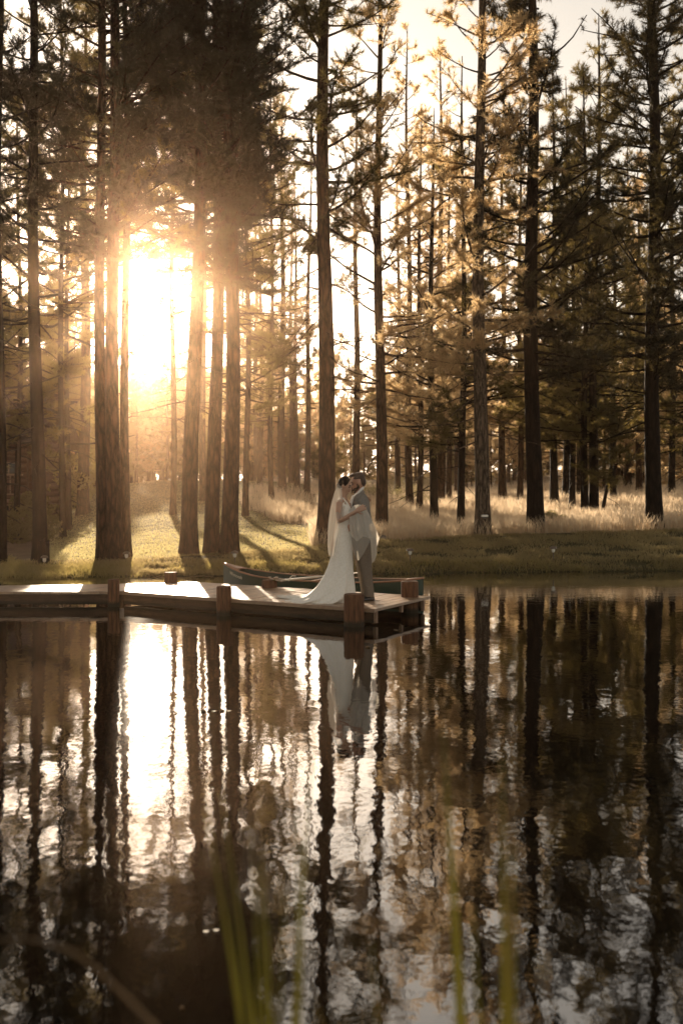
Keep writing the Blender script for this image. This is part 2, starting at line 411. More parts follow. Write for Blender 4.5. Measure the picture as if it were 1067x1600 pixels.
def ground_z(x, y, rough=True):
    if y < 12:
        # the photographer's bank and the pond bed
        z = np.interp(y, [-30, -2, 0.2, 0.9, 1.7, 3.0, 12], [0.6, 0.45, 0.3, 0.18, -0.25, -0.6, -0.6])
        return float(z)
    px = CX + x / y * F
    a = np.clip((px - 0), KX[0], KX[-1])
    i = int(np.clip(np.searchsorted(KX, a) - 1, 0, len(KX) - 2))
    t = (a - KX[i]) / (KX[i + 1] - KX[i]); t = t * t * (3 - 2 * t)
    if y < GRID_D[0]: return -0.6
    col = TAB[i] * (1 - t) + TAB[i + 1] * t
    z = float(np.interp(y, GRID_D, col))
    if rough and z > -0.2:
        s = min(1.0, max(0.25, (y - 20) / 12))
        z += s * (0.10 * vnoise(x * 0.35, y * 0.35) + 0.03 * vnoise(x * 1.7, y * 1.7)) * (0.5 if px < 500 else 1.0)
        z += 0.02 * vnoise(x * 4.1, y * 4.1)
    return z

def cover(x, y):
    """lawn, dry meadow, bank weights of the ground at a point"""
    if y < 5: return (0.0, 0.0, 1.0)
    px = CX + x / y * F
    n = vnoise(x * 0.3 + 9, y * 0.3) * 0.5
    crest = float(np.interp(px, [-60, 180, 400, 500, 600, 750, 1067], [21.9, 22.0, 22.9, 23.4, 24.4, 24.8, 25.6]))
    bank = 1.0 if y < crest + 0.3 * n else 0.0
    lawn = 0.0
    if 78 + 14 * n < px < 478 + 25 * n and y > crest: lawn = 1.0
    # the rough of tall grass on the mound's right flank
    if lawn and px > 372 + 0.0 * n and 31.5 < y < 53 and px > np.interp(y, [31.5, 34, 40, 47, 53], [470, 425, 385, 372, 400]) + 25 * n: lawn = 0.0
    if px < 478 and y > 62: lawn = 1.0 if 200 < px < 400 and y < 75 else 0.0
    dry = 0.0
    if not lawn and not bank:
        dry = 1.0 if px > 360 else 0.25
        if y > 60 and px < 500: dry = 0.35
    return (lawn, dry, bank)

xs = np.unique(np.concatenate([-np.geomspace(14, 320, 26), np.linspace(-13.5, 13.5, 136), np.geomspace(14, 320, 26)]))
ys = np.unique(np.concatenate([np.linspace(-30, 2.5, 20), [4, 8, 12, 16, 18.5], np.linspace(19.0, 26, 50), np.linspace(26.3, 60, 80), np.linspace(61.5, 130, 44), np.geomspace(135, 400, 22)]))
gv = []; gc = []
for y in ys:
    for x in xs:
        gv.append((x, y, ground_z(x, y))); gc.append(cover(x, y) + (1.0,))
nx = len(xs)
gf = [(j * nx + i, j * nx + i + 1, (j + 1) * nx + i + 1, (j + 1) * nx + i) for j in range(len(ys) - 1) for i in range(nx - 1)]
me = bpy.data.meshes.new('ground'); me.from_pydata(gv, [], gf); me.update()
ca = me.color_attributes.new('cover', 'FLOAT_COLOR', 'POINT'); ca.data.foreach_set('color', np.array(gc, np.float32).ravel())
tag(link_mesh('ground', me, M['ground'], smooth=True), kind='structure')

me = bpy.data.meshes.new('water')
me.from_pydata([(-320, 0.6, 0), (320, 0.6, 0), (320, 27, 0), (-320, 27, 0)], [], [(0, 1, 2, 3)]); me.update()
tag(link_mesh('water', me, M['water']), kind='structure')

# ------------------------------------------------------------------ grass
def blades(name, pts, h, w, lean, mat, n_seg=2):
    pts = np.asarray(pts); n = len(pts)
    hh = h * (0.55 + 0.75 * rng.random(n)); ww = w * (0.7 + 0.6 * rng.random(n))
    az = rng.random(n) * 2 * np.pi; fa = rng.random(n) * 2 * np.pi
    side = np.stack([np.cos(fa), np.sin(fa), np.zeros(n)], 1) * ww[:, None] / 2
    ln = lean * hh * (0.3 + rng.random(n))
    out = np.stack([np.cos(az) * ln, np.sin(az) * ln, np.zeros(n)], 1)
    tip = pts + out + np.stack([0 * hh, 0 * hh, hh], 1)
    mid = pts + out * 0.3 + np.stack([0 * hh, 0 * hh, hh * 0.55], 1)
    a, b = pts - side, pts + side
    c, d = mid - side * 0.75, mid + side * 0.75
    v = np.stack([a, b, c, d, tip], 1).reshape(-1, 3)
    base = (np.arange(n) * 5)[:, None]
    loops = np.concatenate([base + 0, base + 1, base + 3, base + 2, base + 2, base + 3, base + 4], 1).ravel()
    st = np.stack([np.arange(n) * 7, np.arange(n) * 7 + 4], 1).ravel()
    me = np_mesh(name, v, loops, st)
    return link_mesh(name, me, mat)

def scatter(n, px0, px1, D0, D1, want, clump=None):
    out = []
    tries = 0
    while len(out) < n and tries < n * 6:
        tries += 1
        px = random.uniform(px0, px1)
        u = random.random(); D = 1.0 / (1 / D0 + u * (1 / D1 - 1 / D0))
        x = gx(px, D)
        if want(px, D, x):
            out.append((x, D, ground_z(x, D) - 0.01))
    return out

def is_lawn(px, D, x): return cover(x, D)[0] > 0.5
def is_dry(px, D, x):
    c = cover(x, D)
    if c[0] > 0.5 or c[2] > 0.5: return False
    if px < 360 and random.random() > 0.25: return False
    k = vnoise(x * 0.45, D * 0.45) + 0.5 * vnoise(x * 1.3, D * 1.3)
    return random.random() < 0.45 + 0.9 * k
def is_bank(px, D, x):
    if cover(x, D)[2] < 0.5: return False
    if ground_z(x, D) < 0.015: return False
    return random.random() < 0.5 + 1.1 * vnoise(x * 1.1, D * 2.2)
def is_shore(px, D, x):
    z = ground_z(x, D)
    return -0.03 < z < 0.16 and random.random() < 0.25 + 1.6 * vnoise(x * 0.8 + 4, D * 1.5) + 0.7 * vnoise(x * 3.1, D * 3)

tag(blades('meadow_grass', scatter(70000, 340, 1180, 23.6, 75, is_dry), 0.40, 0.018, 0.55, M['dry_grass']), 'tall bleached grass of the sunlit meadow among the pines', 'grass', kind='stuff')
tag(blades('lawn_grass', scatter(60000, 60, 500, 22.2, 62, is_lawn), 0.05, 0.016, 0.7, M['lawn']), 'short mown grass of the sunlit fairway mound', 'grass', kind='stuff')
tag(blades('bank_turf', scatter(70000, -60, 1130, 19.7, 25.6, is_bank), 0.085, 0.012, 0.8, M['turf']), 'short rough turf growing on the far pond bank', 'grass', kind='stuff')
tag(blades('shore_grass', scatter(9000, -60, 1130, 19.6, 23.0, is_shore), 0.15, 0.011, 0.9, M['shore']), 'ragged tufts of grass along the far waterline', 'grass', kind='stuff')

# ------------------------------------------------------------------ pines
CAM = Vector((0, 0, CAMZ))
SUNV = np.array(SUN)
# light lanes: the sky gap round the sun and the sunlit dock, lawn and bank under it
LANES = []
for (px, py, D, r) in [(210, 918, 16.0, 0.55), (260, 917, 16.0, 0.6), (310, 918, 15.8, 0.6), (360, 922, 15.4, 0.55), (420, 930, 14.9, 0.5),
                       (100, 915, 16.0, 0.5), (530, 860, 14.1, 0.9), (575, 880, 14.2, 0.9), (555, 770, 14.2, 0.9), (545, 800, 14.2, 0.55), (560, 745, 14.2, 0.55), (520, 880, 14.2, 0.5), (600, 945, 13.9, 0.45),
                       (110, 892, 20.8, 0.8), (185, 888, 21, 0.8), (270, 884, 21.3, 0.9), (340, 878, 21.8, 0.9), (150, 895, 20.4, 0.8), (230, 885, 21.0, 0.9), (320, 880, 21.5, 0.9), (720, 842, 24.5, 0.8),
                       (250, 800, 36, 1.6), (420, 800, 38, 1.6), (300, 760, 56, 1.5), (640, 800, 40, 1.6), (800, 800, 40, 1.6), (1000, 770, 46, 1.6), (600, 330, 44, 1.7), (640, 420, 42, 1.7), (690, 380, 44, 1.8), (700, 150, 44, 1.6), (650, 550, 45, 1.7), (760, 120, 27, 1.2), (750, 330, 27, 1.2), (700, 270, 40, 1.6), (560, 600, 50, 1.6), (800, 560, 50, 1.6), (900, 600, 50, 1.6), (960, 600, 60, 1.6),
                       (620, 800, 33, 1.3), (690, 790, 42, 1.6), (760, 815, 31, 1.2), (860, 810, 33, 1.3), (950, 790, 40, 1.5), (1045, 795, 38, 1.5), (1000, 755, 62, 2.0), (560, 810, 34, 1.2), (440, 835, 29, 1.2), (230, 840, 28, 1.2), (90, 850, 28, 0.9)]:
    LANES.append((np.array(W(px, py, D)), 1.21 if r in (1.7, 1.8) or (r == 1.6 and py < 640) else r))
_lr = random.Random(77)
for _k in range(20):      # sun reaching the golden pines right of centre
    LANES.append((np.array(W(_lr.uniform(560, 800), _lr.uniform(120, 640), _lr.uniform(38, 46))), 1.21))
for _k in range(16):
    LANES.append((np.array(W(_lr.uniform(600, 790), _lr.uniform(60, 560), _lr.uniform(24.5, 29))), 1.01))
for _k in range(22):      # sun reaching the lawn
    LANES.append((np.array(W(_lr.uniform(205, 480), _lr.uniform(770, 850), _lr.uniform(27, 56))), 1.41))
for _k in range(22):      # sun reaching the meadow
    LANES.append((np.array(W(_lr.uniform(600, 1067), _lr.uniform(770, 825), _lr.uniform(28, 44))), 1.1))
GAPS = [(218, 428, 26, 38, 0.92), (262, 495, 34, 50, 0.5), (220, 575, 10, 30, 0.7), (25, 230, 30, 90, 0.6), (150, 40, 30, 60, 0.5), (245, 330, 45, 50, 0.5), (60, 420, 30, 60, 0.5), (440, 230, 35, 90, 0.5), (100, 520, 34, 50, 0.5), (560, 480, 30, 40, 0.6), (960, 560, 40, 40, 0.4), (905, 20, 36, 200, 0.95), (905, 230, 26, 50, 0.6), (655, 130, 30, 120, 0.8), (430, 375, 46, 36, 0.85), (600, 120, 50, 110, 0.45), (430, 110, 40, 110, 0.4), (130, 60, 60, 70, 0.4)]

def prune(P, seed):
    """drop twigs that stand in a light lane or in a sky gap of the canopy (world points)"""
    r = np.random.default_rng(seed)
    keep = np.ones(len(P), bool)
    for p0, rad in LANES:
        d = P - p0; s = d @ SUNV
        dist = np.linalg.norm(d - s[:, None] * SUNV, axis=1)
        keep &= ~((s > 0.5) & (dist < rad + 0.004 * s) & (r.random(len(P)) < (0.55 if rad in (1.21, 1.41, 1.01) else 0.93)))
    nz = np.array([mnoise.noise(Vector(p) * 0.85) for p in P]); 
    q = P - np.array(CAM); D = np.maximum(q[:, 1], 0.1)
    px = CX + q[:, 0] / D * F; py = HY - q[:, 2] / D * F
    solid = (px > 190) & (px < 480) & (py < 320) & (P[:, 1] < 28)
    airy = (px < 350) & (py > 300) & (py < 640)
    keep &= ~((nz < np.where(airy, 0.04, -0.15)) & (r.random(len(P)) < 0.88) & ~solid)
    for gx_, gy_, rx, ry, pr in (GAPS if P[:, 1].mean() < 29 else GAPS[:3]):
        e = ((px - gx_) / rx) ** 2 + ((py - gy_) / ry) ** 2
        keep &= ~((e < 1) & (r.random(len(P)) < pr))
    return keep

def unit(a): return a / np.maximum(np.linalg.norm(a, axis=-1, keepdims=True), 1e-9)

def tufts(P, A, n, ln, wd, r):
    """needle brushes: n thin needles round each twig end P with axis A"""
    m = len(P)
    t = r.random((m, n, 1))
    d = unit(A[:, None, :] * (0.35 + 0.7 * t) + unit(r.normal(size=(m, n, 3))) * 0.85)
    base = P[:, None, :] - A[:, None, :] * 0.16 * (1 - t)
    L = ln * (0.7 + 0.5 * r.random((m, n, 1)))
    side = unit(np.cross(d, r.normal(size=(m, n, 3)))) * wd / 2
    v = np.stack([base - side, base + side, base + d * L], 2)
    return v.reshape(-1, 3)

def pine_geometry(seed, H, r0, dead0, crown0, Lmax, per_m=7.0, n_need=34, nl=0.15, nw=0.014, lean=(0, 0), twig_d=11.5, origin=None, top_thin=0.0, sides=12, profile=0.6, reach=1.0, droop=0.0):
    r = np.random.default_rng(seed); rd = random.Random(seed)
    tb = MB()
    def axis(z):
        return Vector((lean[0] * z + 0.05 * math.sin(z * 0.5 + seed), lean[1] * z + 0.05 * math.cos(z * 0.43 + seed * 2), z))
    def rad(z): return r0 * (max(0.0, 1 - z / H) ** 0.75) * (1 + 0.38 * math.exp(-max(z, 0) / 0.4)) + 0.012
    rings = []
    for z in np.concatenate([[-0.5, 0, 0.15, 0.35, 0.7], np.linspace(1.2, H, 26)]):
        c = axis(max(z, 0)); c.z = z; R = rad(z)
        rings.append([c + Vector((math.cos(2 * math.pi * k / sides), math.sin(2 * math.pi * k / sides), 0)) * R * (1 + 0.10 * mnoise.noise(Vector((k * 1.9 + seed, z * 0.8, 3.3)))) for k in range(sides)])
    tb.loft(rings)
    P, A, recs = [], [], []
    z = dead0
    while z < H - 0.25:
        dead = z < crown0
        step = 1.0 / per_m * (1.6 if dead else 1.0) * (1 + top_thin * max(0, z - 14) / 6)
        z += step * rd.uniform(0.5, 1.5)
        if z > H - 0.2: break
        az = rd.uniform(0, 2 * math.pi)
        t = max(0.0, (z - crown0) / max(0.1, H - crown0))
        if dead:
            L = rd.uniform(0.4, 1.0) * min(1.8, Lmax * 0.75); el = math.radians(rd.uniform(-28, 8))
        else:
            L = Lmax * reach * ((1 - t) ** profile) * min(1.0, 0.55 + t * 4) * rd.uniform(0.55, 1.1) + 0.18
            el = math.radians(rd.uniform(-24, 14) + 40 * t - droop)
        d = Vector((math.cos(az) * math.cos(el), math.sin(az) * math.cos(el), math.sin(el)))
        p = axis(z)
        pts = [p.copy()]; cur = d.copy(); nseg = 6
        for s in range(nseg):
            cur = (cur + Vector((rd.uniform(-.14, .14), rd.uniform(-.14, .14), rd.uniform(-.16, .16) + (0.07 if not dead else -0.03)))).normalized()
            p = p + cur * L / nseg; pts.append(p.copy())
        br = max(0.010, min(0.045, 0.016 * L + 0.004)) * (0.7 if dead else 1.0)
        i0 = len(P); twigs = []
        if dead: tb.tube(pts, [br * (1 - 0.75 * i / nseg) for i in range(nseg + 1)], n=4, cap=False)
        nt = int(L * (twig_d if not dead else 2.0)) + (2 if not dead else 0)
        for q in range(nt):
            f = rd.uniform(0.25, 1.0) if not dead else rd.uniform(0.3, 1.0)
            k = min(nseg - 1, int(f * nseg)); bp = pts[k].lerp(pts[k + 1], f * nseg - k)
            dr = (pts[k + 1] - pts[k]).normalized()
            sd = Vector((rd.uniform(-1, 1), rd.uniform(-1, 1), rd.uniform(-0.35, 0.65))).normalized()
            td = (dr * 0.75 + sd * 0.85).normalized()
            tl = rd.uniform(0.18, 0.58) * (1.15 - 0.5 * f) * min(1.0, 0.5 + L / 3)
            e = bp + td * tl
            if dead:
                if rd.random() < 0.6: tb.tube([bp, e + Vector((0, 0, -0.04))], [0.006, 0.003], n=3, cap=False)
                continue
            twigs.append((bp, e, len(P)))
            P.append(e); A.append(td)
            if tl > 0.28: P.append(bp.lerp(e, 0.45)); A.append((td + sd * 0.5).normalized())
        if not dead:
            P.append(pts[-1]); A.append((pts[-1] - pts[-2]).normalized())
            recs.append((pts, br, i0, len(P), twigs))
    P.append(axis(H)); A.append(Vector((0, 0, 1)))
    P = np.array([tuple(p) for p in P]); A = np.array([tuple(a) for a in A])
    top = 15.5 if origin is None else CAMZ + 0.52 * origin[1] + 1.0 - origin[2]
    keep = (P[:, 2] < top) | (r.random(len(P)) < 0.3)
    if origin is not None: keep &= prune(P + np.array(origin), seed)
    for pts, br, i0, i1, twigs in recs:
        frac = keep[i0:i1].mean()
        m_ = len(pts) - 1
        last = m_ if (frac > 0.35 or rd.random() < 0.2) else (1 if rd.random() < 0.5 else 0)
        if last: tb.tube(pts[:last + 1], [br * (1 - 0.75 * i / m_) for i in range(last + 1)], n=4, cap=False)
        if last < m_: keep[i0:i1] = False
        for bp, e, j in twigs:
            if keep[j]: tb.tube([bp, e], [0.007, 0.004], n=3, cap=False)
    P, A = P[keep], A[keep]
    v = tufts(P, A, n_need, nl, nw, r)
    return tb, v

def make_pine(name, px, D, label, cat, group, seed, H, r0, mat_b='bark', mat_n='needles', prune_it=True, **kw):
    x = gx(px, D); loc = (x, D, ground_z(x, D) - 0.03)
    root = empty(name, loc, label, cat, group)
    tb, v = pine_geometry(seed, H, r0, origin=loc if prune_it else None, **kw)
    tb.build('trunk', M[mat_b], root, smooth=True, keep_world=False)
    me = tri_mesh('crown', v)
    link_mesh('crown', me, M[mat_n], root, keep_world=False)
    return root

FRONT = [
    # px, D, width px, H, dead0, crown0, Lmax, per_m, bark, lean, label
    (1, 21.6, 13, 19, 1.6, 5.5, 1.9, 8, 'bark_dark', 0.0, 'dark pine trunk cut off by the left edge of the photo'),
    (61, 22.0, 21, 20, 2.2, 5.2, 2.0, 8, 'bark_dark', -0.012, 'tall dark pine with a short dark stump against its foot'),
    (159, 22.3, 19, 22, 5.0, 6.5, 2.3, 10, 'bark', -0.002, 'left trunk of the touching pine pair beside the sun'),
    (178, 22.2, 23, 23, 5.2, 6.2, 2.4, 10, 'bark', 0.0, 'thicker right trunk of the touching pine pair, sun at its edge'),
    (199, 22.7, 14, 19, 2.8, 6.5, 1.6, 7, 'bark', -0.004, 'thin pine just right of the paired trunks, small white lamp at its foot'),
    (299, 23.0, 25, 21, 3.0, 6.0, 2.3, 10, 'bark', 0.018, 'leftmost of the three pines behind the canoe bow, leaning slightly right'),
    (334, 23.3, 22, 22, 3.0, 6.2, 2.3, 10, 'bark', 0.010, 'middle pine of the three standing behind the canoe bow'),
    (361, 22.9, 25, 23, 3.6, 6.4, 2.3, 10, 'bark', 0.0, 'rightmost of the three pines behind the canoe bow, grey at its foot'),
    (509, 24.0, 27, 23, 3.2, 6.8, 2.7, 6.5, 'bark', -0.004, 'big straight pine standing right behind the bride'),
    (594, 27.0, 18, 17, 2.2, 3.6, 2.3, 7, 'bark', -0.003, 'pine just right of the groom with a dim grey stone at its foot'),
    (750, 25.2, 23, 20, 2.2, 4.0, 2.5, 7, 'bark_pale', 0.0, 'pale grey barked pine with a small lamp strapped to its trunk'),
    (834, 25.7, 26, 21, 2.2, 3.8, 2.7, 9, 'bark_dark', -0.006, 'thick dark pine right of the pale barked pine'),
    (1022, 26.2, 25, 22, 2.2, 3.4, 2.7, 11.5, 'bark_dark', -0.005, 'thick almost black pine nearest the right edge of the photo'),
]
for i, (px, D, wpx, H, d0, c0, L, pm, bk, ln, lab) in enumerate(FRONT):
    make_pine('pine_tree', px, D, lab, 'tree', 'tall pines on the pond bank', 101 + i * 7, H, wpx / F * D / 2 * 0.97, bk, 'needles_shaded' if i in (0, 1, 2, 3, 5, 6, 7, 11, 12) else ('needles_gold' if i in (9, 10) else 'needles'),
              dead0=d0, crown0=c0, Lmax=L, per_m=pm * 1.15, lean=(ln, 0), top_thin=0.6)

MID = [
    # px, D, width px, H, dead0, crown0, Lmax, per_m, needles, bark, lean, label
    (133, 40, 18, 22, 6, 9, 2.6, 7, 'needles', 'bark', 0, 'thick hazy pine behind the paired trunks by the sun, at their left'),
    (441, 50, 12, 20, 3, 6, 2.4, 6, 'needles_gold', 'bark', 0, 'thickest of the pines on the tall grass left of the bride'),
    (463, 53, 8, 17, 3, 6, 2.0, 6, 'needles', 'bark', -0.005, 'thin pine just right of the thickest one on the tall grass'),
    (479, 50, 9, 18, 3, 6, 2.1, 6, 'needles_gold', 'bark', 0.012, 'leaning pine close left of the big trunk behind the bride'),
    (557, 48, 12, 20, 2, 5, 2.5, 6, 'needles', 'bark', -0.002, 'slim pine rising just above the heads of the couple'),
    (640, 41, 11, 20, 2, 4.0, 2.4, 7, 'needles_gold', 'bark', -0.006, 'golden leafed slim pine right of the groom, rooted in pale grass'),
    (675, 31, 12, 13, 1.6, 4.2, 2.2, 7, 'needles_gold', 'bark_dark', 0.0, 'thin dark trunk with golden crown, nearest the pond of the meadow pines'),
    (688, 45, 13, 21, 2.2, 4.4, 2.6, 7, 'needles_gold', 'bark', 0.0, 'reddish pine farther back, just right of the thin dark trunk'),
    (722, 29.5, 11, 14, 1.4, 3.6, 2.1, 7, 'needles', 'bark_dark', 0.002, 'slim dark pine just left of the pale barked pine'),
    (785, 50, 11, 21, 1.5, 3.4, 2.5, 7, 'needles_gold', 'bark', 0.0, 'golden pine in the meadow between the pale and the thick dark pines'),
    (863, 42, 12, 19, 1.8, 4.2, 2.5, 7, 'needles', 'bark_dark', 0.002, 'dark slim pine close right of the thick dark pine'),
    (884, 47, 11, 20, 1.8, 4.0, 2.4, 7, 'needles', 'bark_dark', 0.0, 'second slim pine right of the thick dark pine'),
    (906, 52, 9, 18, 1.6, 4.0, 2.2, 7, 'needles', 'bark_dark', -0.01, 'slender pine just left of the double dark trunk'),
    (914, 35, 11, 16, 2.0, 4.4, 2.2, 8, 'needles', 'bark_dark', 0.0, 'left trunk of the double dark pine in the right meadow'),
    (924, 35.4, 14, 18, 2.0, 4.6, 2.4, 8, 'needles', 'bark_dark', 0.016, 'right trunk of the double dark pine in the right meadow'),
    (980, 60, 11, 21, 1.8, 5.0, 2.4, 7, 'needles', 'bark', 0.0, 'reddish pine standing back left of the nearly black pine'),
    (1050, 47, 10, 19, 1.8, 4.2, 2.5, 7, 'needles', 'bark_dark', 0.0, 'slim pine in bright grass right of the nearly black pine'),
    (1075, 39, 12, 19, 1.5, 3.2, 2.8, 8, 'needles', 'bark_dark', 0.0, 'dark pine whose branches reach in from the right edge'),
    (106, 34, 9, 14, 1.5, 2.6, 2.2, 8, 'needles', 'bark_dark', 0.0, 'thin bushy pine between the stump pine and the paired trunks'),
    (-14, 30, 12, 17, 1.2, 2.4, 2.4, 8, 'needles', 'bark_dark', 0.0, 'dense pine reaching in from the left edge before the cabin'),
    (30, 33, 9, 15, 1.5, 3.6, 2.0, 8, 'needles', 'bark_dark', 0.0, 'thin dark pine in front of the cabin wall'),
    (318, 44, 11, 19, 4, 8, 2.3, 7, 'needles', 'bark', 0.0, 'hazy pine seen between the three trunks behind the canoe'),
    (400, 64, 9, 20, 4, 7, 2.5, 6, 'needles', 'bark', 0.0, 'hazy pine beyond the green, left of the flagstick'),
    (270, 37, 9, 21, 5, 8.5, 2.5, 8, 'needles', 'bark', 0.002, 'slim hazy pine between the sun and the three pines by the canoe'),
    (386, 36, 9, 20, 4, 6.5, 2.4, 8, 'needles', 'bark', 0.0, 'slim pine close right of the three pines by the canoe'),
    (424, 43, 8, 20, 3.5, 6.0, 2.4, 8, 'needles', 'bark', 0.0, 'slim pine midway between the three pines and the trunk behind the bride'),
    (97, 31, 9, 20, 4, 6.5, 2.4, 9, 'needles', 'bark_dark', 0.0, 'slim pine at the shaded lawn edge, left of the paired trunks'),
    (655, 38, 9, 15, 2.0, 4.2, 2.3, 9, 'needles_gold', 'bark', 0.003, 'bushy golden pine between the two slim pines right of the groom'),
    (702, 49, 9, 19, 2.0, 5.0, 2.5, 9, 'needles_gold', 'bark', 0.0, 'dense golden pine just left of the slim dark pine in the meadow'),
    (622, 52, 9, 18, 2.4, 5.0, 2.5, 9, 'needles_gold', 'bark', 0.0, 'dense golden pine above the pale shrubs right of the groom'),
    (745, 46, 9, 18, 2.4, 4.6, 2.5, 9, 'needles_gold', 'bark', 0.0, 'dense golden pine half hidden by the pale barked pine'),
    (812, 47, 9, 19, 2.0, 4.2, 2.6, 9, 'needles', 'bark', 0.0, 'dense green pine just left of the thick dark pine'),
    (895, 40, 9, 14, 1.6, 3.8, 2.4, 9, 'needles', 'bark_dark', 0.0, 'shorter bushy pine left of the double dark pine'),
    (958, 45, 9, 15, 1.6, 4.0, 2.5, 9, 'needles', 'bark_dark', 0.0, 'shorter bushy pine right of the small leaning pine'),
    (996, 52, 9, 18, 1.6, 4.0, 2.5, 9, 'needles_gold', 'bark', 0.0, 'golden green pine close left of the nearly black pine'),
    (455, 60, 8, 18, 3, 6.5, 2.4, 9, 'needles', 'bark', 0.0, 'dense far pine behind the tall grass left of the bride'),
    (408, 54, 8, 17, 3, 6.0, 2.3, 9, 'needles', 'bark', 0.0, 'dense hazy pine just left of the flagstick'),
    (715, 56, 9, 20, 2, 4.5, 2.5, 7, 'needles_gold', 'bark', 0.0, 'golden pine far back behind the pale barked pine'),
    (1012, 66, 9, 19, 2, 5.0, 2.4, 7, 'needles', 'bark', 0.0, 'slender pine far back, mostly hidden by the nearly black pine'),
    (840, 64, 10, 22, 2, 4.5, 2.6, 7, 'needles_gold', 'bark', 0.0, 'tall pine far back behind the thick dark pine'),
]
MID = [t[:4] + (t[4] * 0.6, t[5] * (0.55 if t[0] > 520 else (0.5 if t[0] > 380 else 0.75)), t[6] * 1.1) + t[7:] for t in MID]
for i, (px, D, wpx, H, d0, c0, L, pm, nd, bk, ln, lab) in enumerate(MID):
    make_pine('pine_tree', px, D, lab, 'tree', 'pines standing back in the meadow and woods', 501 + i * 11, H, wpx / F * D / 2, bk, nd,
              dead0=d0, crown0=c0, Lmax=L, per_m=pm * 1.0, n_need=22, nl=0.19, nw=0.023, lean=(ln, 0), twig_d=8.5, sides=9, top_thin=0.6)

# the young pine leaning beside the double dark pine
make_pine('young_pine', 938, 34.0, 'small young pine leaning right beside the double dark pine', 'young tree', None, 911, 3.6, 0.055, 'bark_dark', 'needles',
          prune_it=False, dead0=0.7, crown0=1.0, Lmax=1.15, per_m=9, lean=(0.17, 0), n_need=20, nl=0.17, nw=0.014)

# woods behind: a few shapes, copied
def proto(seed, H, r0, **kw):
    tb, v = pine_geometry(seed, H, r0, n_need=13, nl=0.36, nw=0.065, twig_d=4.5, sides=6, **kw)
    me_t = tb.mesh('trunk'); me_t.materials.append(M['bark'])
    me_c = tri_mesh('crown', v); me_c.materials.append(M['needles'])
    me_g = me_c.copy(); me_g.materials.clear(); me_g.materials.append(M['needles_gold'])
    return me_t, me_c, me_g
PROTO = [proto(31 + k, H, r, dead0=d, crown0=c, Lmax=L, per_m=5.0) for k, (H, r, d, c, L) in enumerate([(12, 0.16, 1.5, 3.5, 2.2), (9, 0.13, 0.5, 1.2, 2.0), (14, 0.19, 3, 5.0, 2.3), (11, 0.15, 0.6, 1.6, 2.3), (7, 0.10, 0.2, 0.4, 2.0)])]

def woods_tree(k, px, D, s, label, group, gold=False):
    x = gx(px, D); mt, mc, mg = PROTO[k]
    root = empty('woods_pine', (x, D, ground_z(x, D, False) - 0.05), label, 'tree', group, random.uniform(0, 6.28))
    root.scale = (s, s, s * random.uniform(0.9, 1.15))
    for nm, m_ in (('trunk', mt), ('crown', mg if gold else mc)):
        o = bpy.data.objects.new(nm, m_); COL.objects.link(o); o.parent = root

def clear_of_lanes(px, D, s, k):
    """woods trees stand where they do not close a light lane"""
    x = gx(px, D); g = ground_z(x, D, False); H = PH[k] * s
    for p0, rad in LANES:
        t = (D - p0[1]) / SUNV[1]
        if t < 4: continue
        q = p0 + SUNV * t
        if abs(q[0] - x) < rad + 1.3 * s and q[2] < g + H: return False
    return True
PH = [12, 9, 14, 11, 7]
def woods(n, px0, px1, D0, D1, ks, gold, label, group, sc=(0.75, 1.05), free=False):
    done = 0; tries = 0
    while done < n and tries < n * 40:
        tries += 1
        px = random.uniform(px0, px1); D = 1 / random.uniform(1 / D1, 1 / D0); k = random.choice(ks); s_ = random.uniform(*sc)
        lim = 2.5 + 0.185 * (D - 48)
        if D > 80: s_ = min(1.6, lim / PH[k] * random.uniform(0.72, 1.0))
        if not free and D < 80 and not clear_of_lanes(px, D, s_, k): continue
        woods_tree(k, px, D, s_, label, group, random.random() < gold); done += 1
woods(16, 90, 520, 62, 82, [1, 3, 3, 4], 0.5, 'hazy pine standing just beyond the green', 'pines just beyond the green')
woods(40, 60, 530, 84, 165, [1, 3, 4, 4], 0.5, 'hazy far pine in the woods beyond the green', 'hazy far woods beyond the green')
woods(18, 185, 320, 84, 165, [1, 3, 4, 4], 0.3, 'hazy far pine in the glow right under the sun', 'hazy far woods under the sun')
woods(26, 520, 1120, 60, 82, [1, 3, 3, 4], 0.7, 'sunlit pine just behind the dry meadow', 'pines just behind the meadow')
woods(46, 520, 1130, 84, 165, [1, 3, 4, 4], 0.6, 'far pine in the dense woods behind the meadow', 'far woods behind the meadow')
woods(16, -70, 125, 46, 75, [0, 1, 3], 0.0, 'dark pine in the woods behind the log cabin', 'woods behind the cabin', (0.8, 1.1), True)
woods(14, -70, 90, 84, 150, [1, 3, 4], 0.2, 'far pine beyond the woods by the cabin', 'far woods by the cabin')

woods(16, 330, 520, 58, 80, [4, 4, 3], 0.6, 'low bushy pine in the undergrowth beyond the green', 'undergrowth pines beyond the green', (0.55, 0.8))
woods(26, 520, 1120, 52, 80, [4, 4, 3], 0.7, 'low bushy pine in the undergrowth of the meadow edge', 'undergrowth pines of the meadow', (0.5, 0.75))
woods_tree(3, 262, 78, 0.86, 'hazy bushy pine alone in the glow under the sun, nearer one', 'pines just beyond the green')
woods_tree(4, 232, 96, 1.45, 'hazy bushy pine in the glow just right of the thin pine', 'pines just beyond the green')
woods_tree(1, 288, 88, 1.05, 'hazy bushy pine in the glow left of the three pines by the canoe', 'pines just beyond the green')
for _px, _D, _k, _s, _lab in ((392, 72, 3, 1.25, 'tall hazy pine beyond the green between the three pines and the flagstick'), (420, 82, 1, 1.6, 'tall hazy pine rising straight behind the flagstick')):
    woods_tree(_k, _px, _D, _s, _lab, 'tall pines beyond the green', True)
